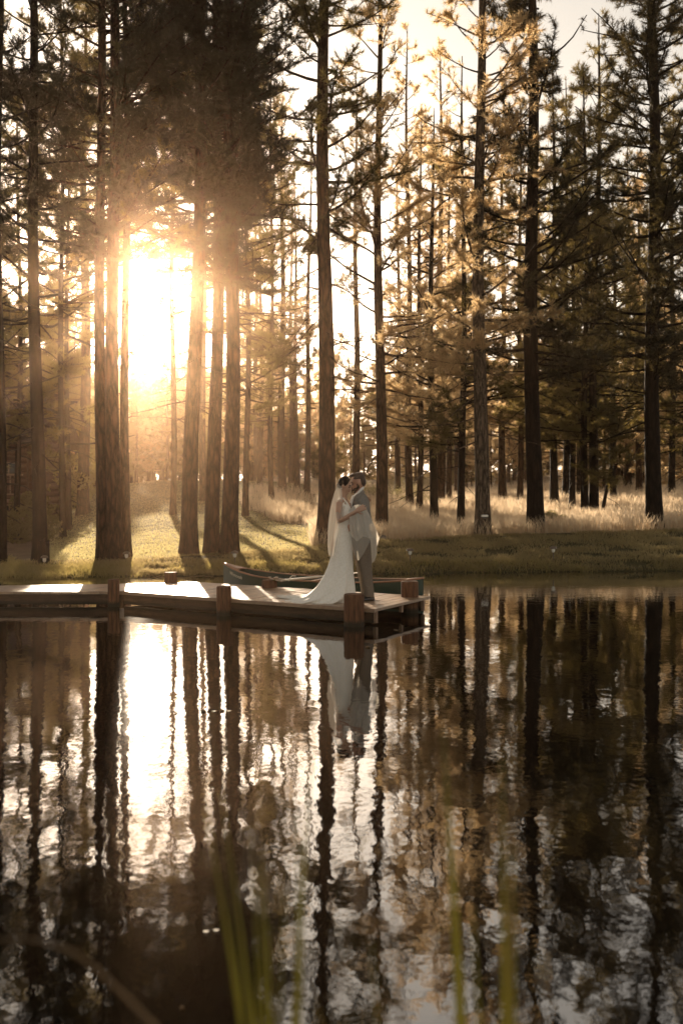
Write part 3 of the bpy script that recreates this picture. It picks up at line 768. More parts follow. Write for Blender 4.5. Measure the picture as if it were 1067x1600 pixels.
# the far wood that closes the view: one mass nobody could count
_P = []
while len(_P) < 15000:
    px = random.uniform(-150, 1220); D = random.uniform(100, 172); x = gx(px, D)
    lim = (2.5 + 0.185 * (D - 48)) * (0.72 + 0.45 * vnoise(x * 0.16, D * 0.09) + 0.25 * vnoise(x * 0.6, D * 0.3))
    z = random.uniform(0, 1) ** 1.15 * max(0.5, lim)
    if vnoise(x * 0.35 + 50, z * 0.5 + D * 0.2) < -0.22: continue
    _P.append((x, D, ground_z(x, D, False) + z))
_P = np.array(_P); _A = unit(rng.normal(size=_P.shape) + np.array([0, 0, 0.4]))
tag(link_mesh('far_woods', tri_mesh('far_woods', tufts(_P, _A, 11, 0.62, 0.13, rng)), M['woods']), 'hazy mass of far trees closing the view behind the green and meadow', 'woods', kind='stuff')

# ------------------------------------------------------------------ shrubs and sapling
def leaf_cloud(centres, radii, n, size, r, squash=0.8):
    vs = []
    for c, R in zip(centres, radii):
        d = unit(r.normal(size=(n, 3))) * (R * np.cbrt(0.25 + 0.75 * r.random((n, 1))))
        d[:, 2] *= squash
        p = np.array(c) + d
        a = unit(r.normal(size=(n, 3))); b = unit(np.cross(a, r.normal(size=(n, 3))))
        s = size * (0.6 + 0.8 * r.random((n, 1)))
        vs.append(np.stack([p - a * s * 0.5, p + b * s * 0.35, p + a * s * 0.5], 1).reshape(-1, 3))
        vs.append(np.stack([p - a * s * 0.5, p + a * s * 0.5, p - b * s * 0.35], 1).reshape(-1, 3))
    return np.concatenate(vs)

def shrub(name, px, D, h, wdt, label, mat, group, seed, leaf=0.05, n=160, upright=False):
    r = np.random.default_rng(seed); rd = random.Random(seed)
    x = gx(px, D); g = ground_z(x, D) - 0.02
    root = empty(name, (x, D, g), label, 'shrub' if not upright else 'young tree', group)
    stem = MB(); cs = []; rs = []
    for k in range(11 if not upright else 20):
        if upright:
            z = h * rd.uniform(0.25, 1.0); rr = wdt * 0.5 * (1.1 - 0.7 * z / h)
            a = rd.uniform(0, 6.28); p = (math.cos(a) * rr * rd.uniform(0.2, 1), math.sin(a) * rr * rd.uniform(0.2, 1), z)
            stem.tube([(0, 0, z * 0.75), p], [0.015, 0.005], n=4); R = wdt * 0.28
        else:
            a = rd.uniform(0, 6.28); rr = wdt * 0.5 * math.sqrt(rd.random()); p = (math.cos(a) * rr, math.sin(a) * rr, h * rd.uniform(0.35, 0.9) * (1 - 0.4 * (rr / wdt * 2) ** 2))
            stem.tube([(rd.uniform(-.05, .05), rd.uniform(-.05, .05), 0), p], [0.018, 0.005], n=4); R = wdt * rd.uniform(0.14, 0.24)
        cs.append(p); rs.append(R)
    if upright: stem.tube([(0, 0, -0.1), (0.03, 0, h * 0.5), (0, 0.02, h)], [0.05, 0.03, 0.008], n=6)
    stem.build('trunk' if upright else 'stem', M['bark_aspen'] if upright else M['stump'], root, keep_world=False)
    link_mesh('foliage', tri_mesh('foliage', leaf_cloud(cs, rs, n, leaf, r)), M[mat], root, keep_world=False)
    return root

SH = [(612, 58, 1.0, 2.0, 'broad pale shrub just right of the groom, left of the others'), (634, 50, 0.9, 1.9, 'rounded pale shrub at the foot of the golden slim pine'),
      (662, 66, 1.1, 2.4, 'far pale shrub left of the reddish meadow pine'), (655, 44, 0.7, 1.5, 'low pale shrub in front of the reddish meadow pine'),
      (578, 52, 0.9, 1.8, 'pale shrub beside the groom, partly behind his back'),
      (952, 60, 1.0, 2.0, 'grey green shrub behind the small leaning young pine'), (998, 78, 1.1, 2.8, 'low shrub on the rise left of the nearly black pine'),
      (872, 30, 0.5, 0.8, 'small pale weed clump right of the thick dark pine')]
for i, (px, D, h, w_, lab) in enumerate(SH):
    shrub('meadow_shrub', px, D, h, w_, lab, 'sage', 'pale shrubs in the meadow', 40 + i)
LS = [(96, 40, 2.6, 2.6, 'tall leafy bush between the stump pine and the paired trunks', 'leaves'), (118, 44, 1.6, 2.2, 'lower leafy bush at the shaded edge of the lawn', 'leaves'),
      (24, 30, 0.9, 2.6, 'dark bush under the cabin deck', 'needles'), (50, 34, 1.3, 1.8, 'dark bush at the right corner of the cabin', 'needles')]
for i, (px, D, h, w_, lab, mt) in enumerate(LS):
    shrub('leafy_bush', px, D, h, w_, lab, mt, 'leafy bushes by the cabin', 60 + i, leaf=0.10, n=260)
shrub('aspen_sapling', 140, 45, 4.4, 1.5, 'bright leafed sapling catching the sun left of the paired trunks', 'leaves', None, 71, leaf=0.13, n=90, upright=True)

# ------------------------------------------------------------------ cabin
cab = empty('log_cabin', (gx(12, 37), 37, 0), 'dark log cabin with a railed deck behind the pines at the far left', 'cabin')
x1, x0, Dc_ = gx(44, 37), gx(44, 37) - 8.0, 37.0
wz = gz(842, 37)
b = MB()
for k in range(13): b.tube([(x0, Dc_, wz + 0.15 + k * 0.28), (x1, Dc_, wz + 0.15 + k * 0.28)], 0.15, n=8)
for k in range(13): b.tube([(x1, Dc_ + 0.1, wz + 0.29 + k * 0.28), (x1, Dc_ + 5, wz + 0.29 + k * 0.28)], 0.15, n=8)
b.build('wall', M['log_wall'], cab, smooth=True)
b = MB(); b.add([(x0 - .4, Dc_ - 0.7, wz + 3.6), (x1 + .5, Dc_ - 0.7, wz + 3.6), (x1 + .5, Dc_ + 2.7, wz + 5.6), (x0 - .4, Dc_ + 2.7, wz + 5.6), (x1 + .5, Dc_ + 6, wz + 3.6), (x0 - .4, Dc_ + 6, wz + 3.6)], [(0, 1, 2, 3), (3, 2, 4, 5)])
rf = b.build('roof', M['roof'], cab)
rf.modifiers.new('t', 'SOLIDIFY').thickness = 0.12
for (pa, pb, ya, yb) in ((4, 30, 742, 722), (5, 31, 806, 788)):
    wx0, wx1, za, zb = gx(pa, 37), gx(pb, 37), gz(ya, 37), gz(yb, 37)
    b = MB(); b.box(((wx0 + wx1) / 2, Dc_ - 0.15, (za + zb) / 2), (wx1 - wx0, 0.06, zb - za)); wn = b.build('window', M['trim'], cab)
    b = MB()
    for k in (0, 1):
        b.box((wx0 + (wx1 - wx0) * (0.27 + 0.46 * k), Dc_ - 0.185, (za + zb) / 2), ((wx1 - wx0) * 0.38, 0.02, (zb - za) * 0.78))
    b.build('pane', M['glass'], wn)
dk = MB(); dz = gz(783, 36)
dk.box(((x0 + gx(36, 36)) / 2, 36.2, dz), (gx(36, 36) - x0, 1.4, 0.10))
for k in range(3): dk.box((gx(-20 + k * 27, 35.6), 35.6, (dz + wz) / 2 - 0.1), (0.12, 0.12, dz - wz + 0.1))
dk.build('deck', M['trim'], cab)
rl = MB()
rl.box(((x0 + gx(36, 35.5)) / 2, 35.52, dz + 0.95), (gx(36, 35.5) - x0, 0.08, 0.06)); rl.box(((x0 + gx(36, 35.5)) / 2, 35.52, dz + 0.25), (gx(36, 35.5) - x0, 0.05, 0.05))
xx = x0
while xx < gx(36, 35.5): rl.box((xx, 35.52, dz + 0.58), (0.04, 0.04, 0.66)); xx += 0.16
rl.build('railing', M['trim'], cab)

# ------------------------------------------------------------------ bank fixtures
def path_light(px, py_base, D, h, label, tilt=0.0, style=0):
    x = gx(px, D); g = ground_z(x, D)
    root = empty('path_light', (x, D, g), label, 'garden lamp', 'small lamps along the bank')
    b = MB(); top = Vector((tilt * h, 0, h))
    b.tube([(0, 0, -0.1), top * 0.5 + Vector((-0.02 * (tilt != 0), 0, 0)), top], 0.012, n=8); b.build('stake', M['copper'], root, True, keep_world=False)
    b = MB(); b.loft([[top + Vector((math.cos(a) * r, math.sin(a) * r, z)) for a in np.linspace(0, 2 * math.pi, 14, endpoint=False)] for r, z in ((0.012, -0.02), (0.035, 0.0), (0.04, 0.05), (0.032, 0.075))])
    b.build('lens', M['frost'], root, True, keep_world=False)
    b = MB(); b.loft([[top + Vector((math.cos(a) * r, math.sin(a) * r, z)) for a in np.linspace(0, 2 * math.pi, 14, endpoint=False)] for r, z in ((0.085, 0.072), (0.07, 0.105), (0.035, 0.125), (0.008, 0.13))])
    b.build('cap', M['copper'], root, True, keep_world=False)
path_light(367, 884, 21.3, 0.20, 'small lamp on the bank above the canoe bow')
path_light(643, 882, 21.6, 0.20, 'leaning small lamp at the waterline right of the groom', -0.18)
path_light(864, 872, 22.0, 0.19, 'small capped lamp on the shaded bank below the thick dark pine')
path_light(70, 880, 21.6, 0.07, 'small lamp in front of the dark stump at the left')
path_light(198, 878, 22.0, 0.08, 'small lamp at the foot of the paired trunks, right side')

sp = empty('tree_lamp', (gx(757, 24.9), 24.92, gz(806, 24.9)), 'small bright lamp strapped to the pale barked pine', 'lamp')
b = MB(); b.box((0, 0, 0), (0.16, 0.12, 0.05)); b.build('lamp_head', M['frost'], sp, bevel=0.01, keep_world=False)
b = MB(); b.box((0.0, 0.02, -0.045), (0.10, 0.10, 0.04)); b.build('bracket', M['shoe'], sp, keep_world=False)

# dark split stump by the second pine
sx, sD = gx(71, 21.9), 21.75
st = MB(); sz = ground_z(sx, sD)
for (dx, w_, h_) in ((-0.045, 0.085, 0.56), (0.075, 0.05, 0.52)):
    st.loft([[Vector((sx + dx + math.cos(a) * w_ * (1 + 0.25 * math.sin(3 * a + z * 3)) * (1.12 - 0.2 * z), sD + math.sin(a) * 0.10, sz - 0.05 + z + (0.05 * math.sin(2 * a) if z > 0.4 else 0))) for a in np.linspace(0, 2 * math.pi, 14, endpoint=False)] for z in (0, 0.15, 0.3, 0.42, h_)])
tag(st.build('tree_stump', M['stump'], smooth=True), 'short dark split stump against the foot of the second pine', 'stump')

def rock(name, px, D, r, label, mat='rock', seed=1, z=None, group=None):
    bm = bmesh.new(); bmesh.ops.create_icosphere(bm, subdivisions=3, radius=1)
    x = gx(px, D); zz = ground_z(x, D) if z is None else z
    for v in bm.verts:
        k = 1 + 0.28 * mnoise.noise(v.co * 1.3 + Vector((seed * 3.1, 0, 0))) + 0.1 * mnoise.noise(v.co * 3.5 + Vector((seed, 1, 0)))
        v.co = Vector((v.co.x * r[0] * k, v.co.y * r[1] * k, v.co.z * r[2] * k))
    me = bpy.data.meshes.new(name); bm.to_mesh(me); bm.free()
    o = link_mesh(name, me, M[mat], smooth=True); o.location = (x, D, zz)
    return tag(o, label, 'rock', group)
rock('boulder', 600, 25.0, (0.11, 0.10, 0.11), 'small grey stone in the grass right of the groom', 'rock', 2)
rock('boulder', 21, 16.3, (0.075, 0.09, 0.06), 'taller pale rock in the water at the far left', 'rock_pale', 3, 0.02, 'pale rocks in the water')
rock('boulder', 42, 16.0, (0.11, 0.09, 0.035), 'flatter pale rock in the water at the far left', 'rock_pale', 4, 0.012, 'pale rocks in the water')
rock('boulder', 646, 16.2, (0.10, 0.10, 0.09), 'pale rock under the far end of the dock', 'rock_pale', 5, -0.01)

# flag on the green
fx, fD = gx(425, 60.5), 60.5; fg = ground_z(fx, fD)
fl = empty('golf_flagstick', (fx, fD, fg), 'white flag on a thin stick on the crest of the green', 'flagstick')
b = MB(); b.tube([(0, 0, -0.1), (-0.07, 0, 0.8), (-0.15, 0, 1.45)], 0.022, n=6); b.build('pole', M['cream'], fl, True, keep_world=False)
b = MB(); b.loft([[Vector((-0.15 + 0.01 * k, 0.02 * math.sin(k), 1.45 - 0.02 * k)), Vector((-0.10 + 0.03 * k, 0.04 * math.sin(k + 1), 1.15 - 0.02 * k)), Vector((-0.03 + 0.04 * k, 0.05 * math.sin(k + 2), 0.92 + 0.02 * k))] for k in range(4)], False, False, closed=False)
fo = b.build('flag', M['shirt'], fl, keep_world=False); fo.modifiers.new('t', 'SOLIDIFY').thickness = 0.008
b = MB(); b.ellipsoid((gx(265, 60), 60, ground_z(gx(265, 60), 60) + 0.05), (0.09, 0.09, 0.08)); tag(b.build('tee_marker', M['shirt'], None, True), 'tiny white marker on the crest of the fairway mound', 'marker')

# ------------------------------------------------------------------ dock
A0 = Vector((0.45, 13.2, 0)); U = Vector((-0.866, 0.5, 0)); V = Vector((0.5, 0.866, 0)); DT = 0.23; DW = 1.72; DL = 4.55
RZ = math.atan2(U.y, U.x)
dock = empty('wooden_dock', (A0.x, A0.y, 0), 'wooden pond dock with round posts, carrying the bridal couple', 'dock')
deck = MB(); k = 0; s = 0.0
while s < DL - 0.02:
    w_ = min(0.138, DL - s)
    c = A0 + U * (s + w_ / 2) + V * (DW / 2) + Vector((0, 0, DT - 0.02 + random.uniform(-0.0018, 0.0018)))
    deck.box(c, (w_ - 0.010, DW + random.uniform(-0.012, 0.012), 0.04), RZ)
    s += 0.14
deck.build('deck', M['plank'], dock, bevel=0.003)
beam = MB()
for off in (0.10, DW - 0.10):
    beam.box(A0 + U * (DL / 2) + V * off + Vector((0, 0, DT - 0.04 - 0.085)), (DL - 0.16, 0.05, 0.17), RZ)
beam.box(A0 + U * (DL - 0.12) + V * (DW / 2) + Vector((0, 0, DT - 0.04 - 0.08)), (0.05, DW - 0.30, 0.15), RZ)
beam.build('beam', M['beam'], dock)
b = MB(); b.box(A0 + U * (DL / 2) - V * 0.022 + Vector((0, 0, DT - 0.024)), (DL + 0.01, 0.032, 0.052), RZ); b.build('edge_board', M['plank'], dock, bevel=0.004)
for off, zz in ((0.09, 0.16), (0.85, 0.10), (1.56, 0.16)):
    b = MB(); b.box(A0 + U * 0.045 + V * off + Vector((0, 0, DT - 0.04 - zz / 2)), (0.04, 0.05, zz), RZ); b.build('bracket', M['trim'], dock)

def post(px, top_py, D, wpx, label=None):
    x = gx(px, D); top = gz(top_py, D); r = wpx / F * D / 2
    b = MB(); n = 20; rings = []
    for z in np.concatenate([[-0.5], np.linspace(0, top - 0.015, 6), [top]]):
        rr = r * (0.93 if z == top else 1.0)
        rings.append([Vector((x + math.cos(a) * rr * (1 + 0.035 * mnoise.noise(Vector((math.cos(a) * 2 + px, math.sin(a) * 2, z)))), D + math.sin(a) * rr, z)) for a in np.linspace(0, 2 * math.pi, n, endpoint=False)])
    b.loft(rings)
    return b.build('post', M['post'], dock, smooth=True)
post(553, 928, 13.22, 32)
post(350, 916, 14.30, 23)
post(178, 905, 15.35, 18)
post(640, 908, 14.62, 27)
post(421, 906, 15.95, 24)
post(267, 894, 17.05, 20)

gang = empty('gangway', (-5.0, 15.6, 0), 'narrow plank gangway leading left from the dock to the shore', 'gangway')
b = MB(); nP = 34
for k in range(nP):
    t0, t1 = k / nP, (k + 0.95) / nP
    def ed(t): return Vector((-3.45 - 5.0 * t, 15.36 - 0.0 * t, 0)), Vector((-2.85 - 5.6 * t, 16.72 - 0.9 * t, 0))
    a, bb = ed(t0); c, d = ed(t1)
    z1, z0 = DT - 0.004, DT - 0.044
    b.add([a + Vector((0, 0, z0)), bb + Vector((0, 0, z0)), d + Vector((0, 0, z0)), c + Vector((0, 0, z0)), a + Vector((0, 0, z1)), bb + Vector((0, 0, z1)), d + Vector((0, 0, z1)), c + Vector((0, 0, z1))],
          [(0, 1, 2, 3), (7, 6, 5, 4), (0, 4, 5, 1), (2, 6, 7, 3), (1, 5, 6, 2), (3, 7, 4, 0)])
b.build('deck', M['plank'], gang)
b = MB(); b.box((-6.0, 15.43, DT - 0.13), (5.0, 0.05, 0.15)); b.build('beam', M['beam'], gang)

# ------------------------------------------------------------------ canoe
BOW = Vector((gx(350, 17.5), 17.5, 0)); STERN = Vector((gx(661, 15.75), 15.75, 0))
CL = (STERN - BOW).length; CUx = (STERN - BOW).normalized(); CVx = Vector((-CUx.y, CUx.x, 0))
canoe = empty('canoe', tuple((BOW + STERN) / 2), 'green canoe with wooden gunwales moored behind the dock', 'canoe')
def can(t):      # t 0..1 along the canoe
    e = abs(2 * t - 1)
    half = 0.41 * (1 - e ** 2.4) + 0.012
    top = 0.30 + 0.17 * e ** 3.2 * (1.15 if t < .5 else 0.55)
    bot = -0.09 + 0.20 * max(0, e - 0.86) / 0.14 * 0.9
    return half, top, bot
def canoe_ring(t, inset=0.0, lift=0.0):
    half, top, bot = can(t); half = max(0.006, half - inset); c = BOW + CUx * CL * t; ring = []
    for k in range(13):
        a = math.pi * k / 12; sx = math.cos(a); sz = math.sin(a)
        y_ = half * (abs(sx) ** 0.75) * (1 if sx >= 0 else -1)
        z_ = top - (top - bot - lift) * (sz ** 0.65 if sz > 0 else 0)
        ring.append(c + CVx * y_ + Vector((0, 0, z_)))
    return ring
ts = [0, .008, .02, .045, .08, .13] + list(np.linspace(.2, .8, 11)) + [.87, .92, .955, .98, .992, 1]
b = MB(); b.loft([canoe_ring(t) for t in ts], False, False, closed=False); b.build('hull', M['hull'], canoe, smooth=True)
b = MB(); b.loft([canoe_ring(t, 0.02, 0.03) for t in ts[2:-2]], False, False, closed=False); b.build('inner_hull', M['canoe_in'], canoe, smooth=True)
for sgn in (1, -1):
    b = MB(); b.tube([BOW + CUx * CL * t + CVx * sgn * can(t)[0] + Vector((0, 0, can(t)[1] + 0.004)) for t in ts], 0.021, n=8, flat=0.75)
    b.build('gunwale', M['gunwale'], canoe, smooth=True)
for ta, tb_ in ((0.004, 0.10), (0.93, 0.996)):
    b = MB(); tt = np.linspace(ta, tb_, 7)
    b.loft([[BOW + CUx * CL * t + CVx * s_ * can(t)[0] + Vector((0, 0, can(t)[1] + 0.012 + dz)) for s_, dz in ((-1, 0), (-.5, .008), (0, 0.012), (.5, .008), (1, 0))] for t in tt], False, False, closed=False)
    d_ = b.build('deck_plate', M['gunwale'], canoe, smooth=True); d_.modifiers.new('t', 'SOLIDIFY').thickness = 0.012
for t in (0.34, 0.52, 0.70):
    h_, tp, _ = can(t); c = BOW + CUx * CL * t
    b = MB(); b.box(c + Vector((0, 0, tp - (0.0 if t == .52 else 0.07))), (0.06 if t == .52 else 0.22, 2 * h_ * 0.93, 0.022), math.atan2(CUx.y, CUx.x))
    b.build('thwart' if t == .52 else 'seat', M['gunwale'] if t == .52 else M['canoe_in'], canoe, bevel=0.004)
# cream lettering on the bow
fc = bpy.data.curves.new('lettering', 'FONT'); fc.body = 'Wenonah'; fc.size = 0.085; fc.extrude = 0.002; fc.shear = 0.2
fo = bpy.data.objects.new('lettering', fc); COL.objects.link(fo)
me = bpy.data.meshes.new_from_object(fo.evaluated_get(bpy.context.evaluated_depsgraph_get())); bpy.data.objects.remove(fo)
t0 = 0.052; h0, tp0, _ = can(t0); h1, tp1, _ = can(t0 + 0.08)
# bend the word onto the hull side
P_ = []
for v in me.vertices:
    t = t0 + v.co.x / CL; h_, tp, bt = can(t)
    zt = tp - 0.115 + v.co.y
    f = min(1.0, max(0.0, (tp - zt) / (tp - bt))); sz = f ** (1 / 0.65); sx = math.sqrt(max(0, 1 - sz * sz))
    y_ = h_ * sx ** 0.75
    P_.append(BOW + CUx * CL * t - CVx * (y_ + 0.004 + v.co.z) + Vector((0, 0, zt)))
for v, p in zip(me.vertices, P_): v.co = p
link_mesh('lettering', me, M['cream'], canoe)

# paddle lying across the canoe
pa, pb = W(436, 907.5, 15.95), W(520, 899, 15.6)
pad = MB(); pad.tube([pa, pa.lerp(pb, .5), pb], 0.017, n=8)
dirp = (pb - pa).normalized()
blade_r = []
for s, w_ in ((0, .02), (.08, .05), (.2, .075), (.38, .08), (.46, .05)):
    c = pb + dirp * s; sd = Vector((-dirp.y, dirp.x, 0)).normalized()
    blade_r.append([c + sd * w_ + Vector((0, 0, .006)), c - sd * w_ + Vector((0, 0, .006)), c - sd * w_ - Vector((0, 0, .006)), c + sd * w_ - Vector((0, 0, .006))])
pad.loft(blade_r)
pad.tube([pa - Vector((0.0, 0.05, 0)), pa + Vector((0, 0.05, 0))], 0.016, n=8)
tag(pad.build('canoe_paddle', M['paddle'], None, smooth=True), 'pale paddle laid across the canoe behind the bride', 'paddle')

# flowers on the post by the canoe
bq = empty('flower_bunch', tuple(W(430, 906, 15.85)), 'small bunch of white flowers lying on the dock post by the canoe', 'flowers')
r_ = np.random.default_rng(5); rdm = random.Random(5)
heads = []
for k in range(11):
    px, py = rdm.uniform(421, 440), 0
    py = 903.5 + (px - 421) * 0.22 + rdm.uniform(-3.2, 2.2); heads.append(W(px, py, 15.82 + rdm.uniform(-.08, .08)))
for hd in heads:
    b = MB()
    for k in range(6):
        a = k * math.pi / 3; dv = Vector((math.cos(a), math.sin(a), 0.35)).normalized(); sd = Vector((-math.sin(a), math.cos(a), 0))
        b.add([hd, hd + dv * 0.025 + sd * 0.014, hd + dv * 0.042 + Vector((0, 0, .004)), hd + dv * 0.025 - sd * 0.014], [(0, 1, 2, 3)])
    b.ellipsoid(hd + Vector((0, 0, .01)), (0.012, 0.012, 0.012), 8, 6)
    b.build('flower', M['flower'], bq)
b = MB()
for hd in heads: b.tube([hd, Vector(W(438, 909, 15.82))], [0.003, 0.004], n=4)
b.build('stem', M['reed'], bq)
rp_ = MB(); rp_.tube([W(441, 905, 15.8), W(452, 907.5, 15.7), W(453, 903, 15.72), W(457, 899.5, 15.75), W(462, 900, 15.8)], 0.009, n=6)
tag(rp_.build('mooring_rope', M['cream'], None, smooth=True), 'short pale rope looped over the canoe gunwale', 'rope')

# floating leaves on the water
lf = [(318, 1112), (335, 1112), (347, 1111), (358, 1112), (200, 1416), (322, 1458), (338, 1456), (285, 1578), (575, 1012), (620, 985)]
for i, (px, py) in enumerate(lf):
    D = CAMZ * F / (py - HY); x = gx(px, D); b = MB(); a0 = random.uniform(0, 6); s_ = 0.014 * D / 4
    ptsl = [Vector((x + math.cos(a0 + a) * s_ * (1.0 if abs(math.cos(a)) > .5 else .5), D + math.sin(a0 + a) * s_ * 0.8, 0.006 + 0.006 * math.cos(2 * a))) for a in np.linspace(0, 2 * math.pi, 8, endpoint=False)]
    b.add(ptsl, [tuple(range(8))])
    o = b.build('floating_leaf', M['reed_brown']); o.modifiers.new('t', 'SOLIDIFY').thickness = 0.002
    lab = ['leftmost of the four leaves floating in a row under the sun glow', 'second from left of the four leaves floating in a row', 'third from left of the four leaves floating in a row', 'rightmost of the four leaves floating in a row under the sun glow',
           'lone leaf floating on dark water low at the left', 'left leaf of a close pair floating on the dark water', 'right leaf of a close pair floating on the dark water', 'leaf floating lowest of all, near the bottom edge',
           'leaf floating in front of the thick dock post', 'leaf floating under the right end of the dock'][i]
    tag(o, lab, 'leaf', 'leaves floating on the pond')

# ------------------------------------------------------------------ reeds near the camera
def reed(px0, px1, py1, D, w, bend=0.0, mid=None, curve=None):
    """one blade: from the pond bed to the point seen at (px1, py1)"""
    tip = W(px1, py1, D + random.uniform(-.06, .06)); base = Vector((gx(px0, D), D, -0.15))
    pts = []
    for k in range(13):
        t = k / 12
        p = base.lerp(tip, t)
        p.x += bend * math.sin(math.pi * t) * 0.25
        if curve: p = p + Vector(curve) * (t * t - t)
        pts.append(p)
    b = MB(); rings = []
    for k, p in enumerate(pts):
        t = k / 12; ww = w * (min(1, t * 6 + .6)) * (1 - max(0, (t - .55) / .45) ** 1.6 * 0.94)
        a = 0.5 * t
        sd = Vector((math.cos(a), math.sin(a), 0)) * ww / 2; nn = Vector((-math.sin(a), math.cos(a), 0)) * 0.0012
        rings.append([p - sd, p + nn * 2, p + sd, p - nn])
    b.loft(rings)
    return b

CLUMPS = [
    ('reed_clump', 415, 2.25, 'clump of green reeds low in the foreground, left of centre', [
        (392, 322, 1262, 2.25, .017, .35, 0), (402, 345, 1235, 2.45, .012, .3, 0), (420, 404, 1378, 2.1, .019, .1, 0), (428, 408, 1330, 2.3, .016, .12, 0), (455, 474, 1372, 2.2, .017, -.05, 0),
        (440, 492, 1110, 2.6, .015, -.1, 0), (462, 466, 1275, 2.4, .013, 0, 0), (410, 372, 1420, 2.15, .014, .2, 0), (450, 430, 1460, 2.0, .016, 0, 1), (385, 352, 1310, 2.3, .010, .2, 0), (398, 392, 1290, 2.5, .009, .1, 0), (432, 446, 1395, 2.1, .011, -.1, 0), (446, 458, 1440, 2.3, .010, .1, 1), (415, 420, 1440, 2.0, .013, .05, 0), (470, 548, 1440, 2.2, .012, -.3, 1)]),
    ('reed_clump', 780, 2.2, 'pair of tall thin reeds right of centre in the foreground', [
        (792, 784, 1180, 2.2, .021, 0.02, 0), (790, 803, 1165, 2.3, .015, -.05, 1), (770, 738, 1420, 2.1, .019, .1, 0), (808, 800, 1320, 2.0, .021, .0, 0)]),
    ('reed_clump', 710, 2.3, 'lone yellow green reed in front of the dark reflections', [
        (742, 692, 1140, 2.3, .030, .10, 0)]),
    ('reed_clump', 560, 1.9, 'low dry reed bent to the right at the bottom edge', [
        (520, 612, 1412, 2.0, .016, .35, 1), (505, 540, 1500, 1.9, .014, .2, 1), (550, 590, 1545, 1.8, .018, .2, 1), (535, 580, 1470, 2.1, .012, .25, 0)]),
]
for nm, px, D, lab, bl in CLUMPS:
    D *= 0.70
    root = empty(nm, (gx(px, D), D, -0.15), lab, 'reeds', 'reeds in the near shallows')
    for (p0, p1, y1, d, w_, bd, br) in bl:
        reed(p0, p1, y1, d * 0.70, w_ * 0.75, bd * 0.70).build('leaf', M['reed_brown' if br else 'reed'], root, smooth=True)
root = empty('reed_clump', (gx(260, 1.25), 1.25, -0.05), 'long grass blade arching to the left across the lower left corner', 'reeds', 'reeds in the near shallows')
b = MB(); rings = []
arc = [(330, 1760), (285, 1665), (240, 1600), (195, 1555), (150, 1512), (110, 1485), (70, 1471), (30, 1466), (-20, 1470)]
for k, (px, py) in enumerate(arc):
    p = W(px, py, 1.25 + 0.02 * k); ww = 0.006 * (1 - 0.75 * (k / 8) ** 2); q = W(*arc[min(k + 1, 8)], 1.25) - W(*arc[max(k - 1, 0)], 1.25)
    n_ = Vector((-q.z, 0, q.x)).normalized() * ww / 2
    rings.append([p - n_, p + Vector((0, .0012, 0)), p + n_, p - Vector((0, .0012, 0))])
rings.insert(0, [v + Vector((0.15, 0, -0.95)) for v in rings[0]])
b.loft(rings); b.build('leaf', M['reed_brown'], root, smooth=True)

# ------------------------------------------------------------------ people
def head_parts(C, fwd, s, body, roll=0.0):
    """adds skull, face, nose, lips, ears to the body; gives back the local -> world map"""
    f = Vector(fwd).normalized(); up0 = Vector((0, 0, 1)); l = up0.cross(f).normalized(); u = f.cross(l).normalized()
    R = Matrix((f, l, u)).transposed()
    C = Vector(C)
    def L(x, y, z): return C + R @ (Vector((x, y, z)) * s)
    def E(c, r, mb=body, nu=18, nv=12): mb.ellipsoid(L(*c), [q * s for q in r], nu, nv, R)
    E((-0.012, 0, 0.02), (0.096, 0.075, 0.106)); E((0.03, 0, -0.045), (0.060, 0.056, 0.074)); E((0.066, 0, -0.098), (0.024, 0.026, 0.022))
    E((0.045, 0.030, -0.03), (0.040, 0.030, 0.036)); E((0.045, -0.030, -0.03), (0.040, 0.030, 0.036))
    E((0.070, 0, 0.022), (0.020, 0.050, 0.012))
    body.tube([L(0.080, 0, 0.015), L(0.096, 0, -0.01), L(0.112, 0, -0.032)], [0.009 * s, 0.011 * s, 0.014 * s], n=8)
    E((0.088, 0.011, -0.034), (0.013, 0.010, 0.009)); E((0.088, -0.011, -0.034), (0.013, 0.010, 0.009))
    E((0.086, 0, -0.060), (0.013, 0.022, 0.010))
    for sg in (1, -1): E((-0.006, sg * 0.076, -0.012), (0.020, 0.009, 0.032))
    return L, R

def face_parts(L, R, s, root, hair, lips=True):
    for sg in (1, -1):
        b = MB(); b.ellipsoid(L(0.080, sg * 0.031, 0.002), (0.012 * s, 0.018 * s, 0.009 * s), 10, 8, R); b.build('eye', M['eye'], root, True)
        b = MB(); b.tube([L(0.088, sg * 0.014, 0.024), L(0.087, sg * 0.032, 0.031), L(0.074, sg * 0.052, 0.024)], [0.006 * s, 0.008 * s, 0.004 * s], n=6); b.build('eyebrow', M[hair], root, True)
    if lips:
        b = MB(); b.ellipsoid(L(0.094, 0, -0.057), (0.008 * s, 0.021 * s, 0.005 * s), 12, 8, R); b.ellipsoid(L(0.093, 0, -0.068), (0.008 * s, 0.018 * s, 0.006 * s), 12, 8, R); b.build('lips', M['lip'], root, True)

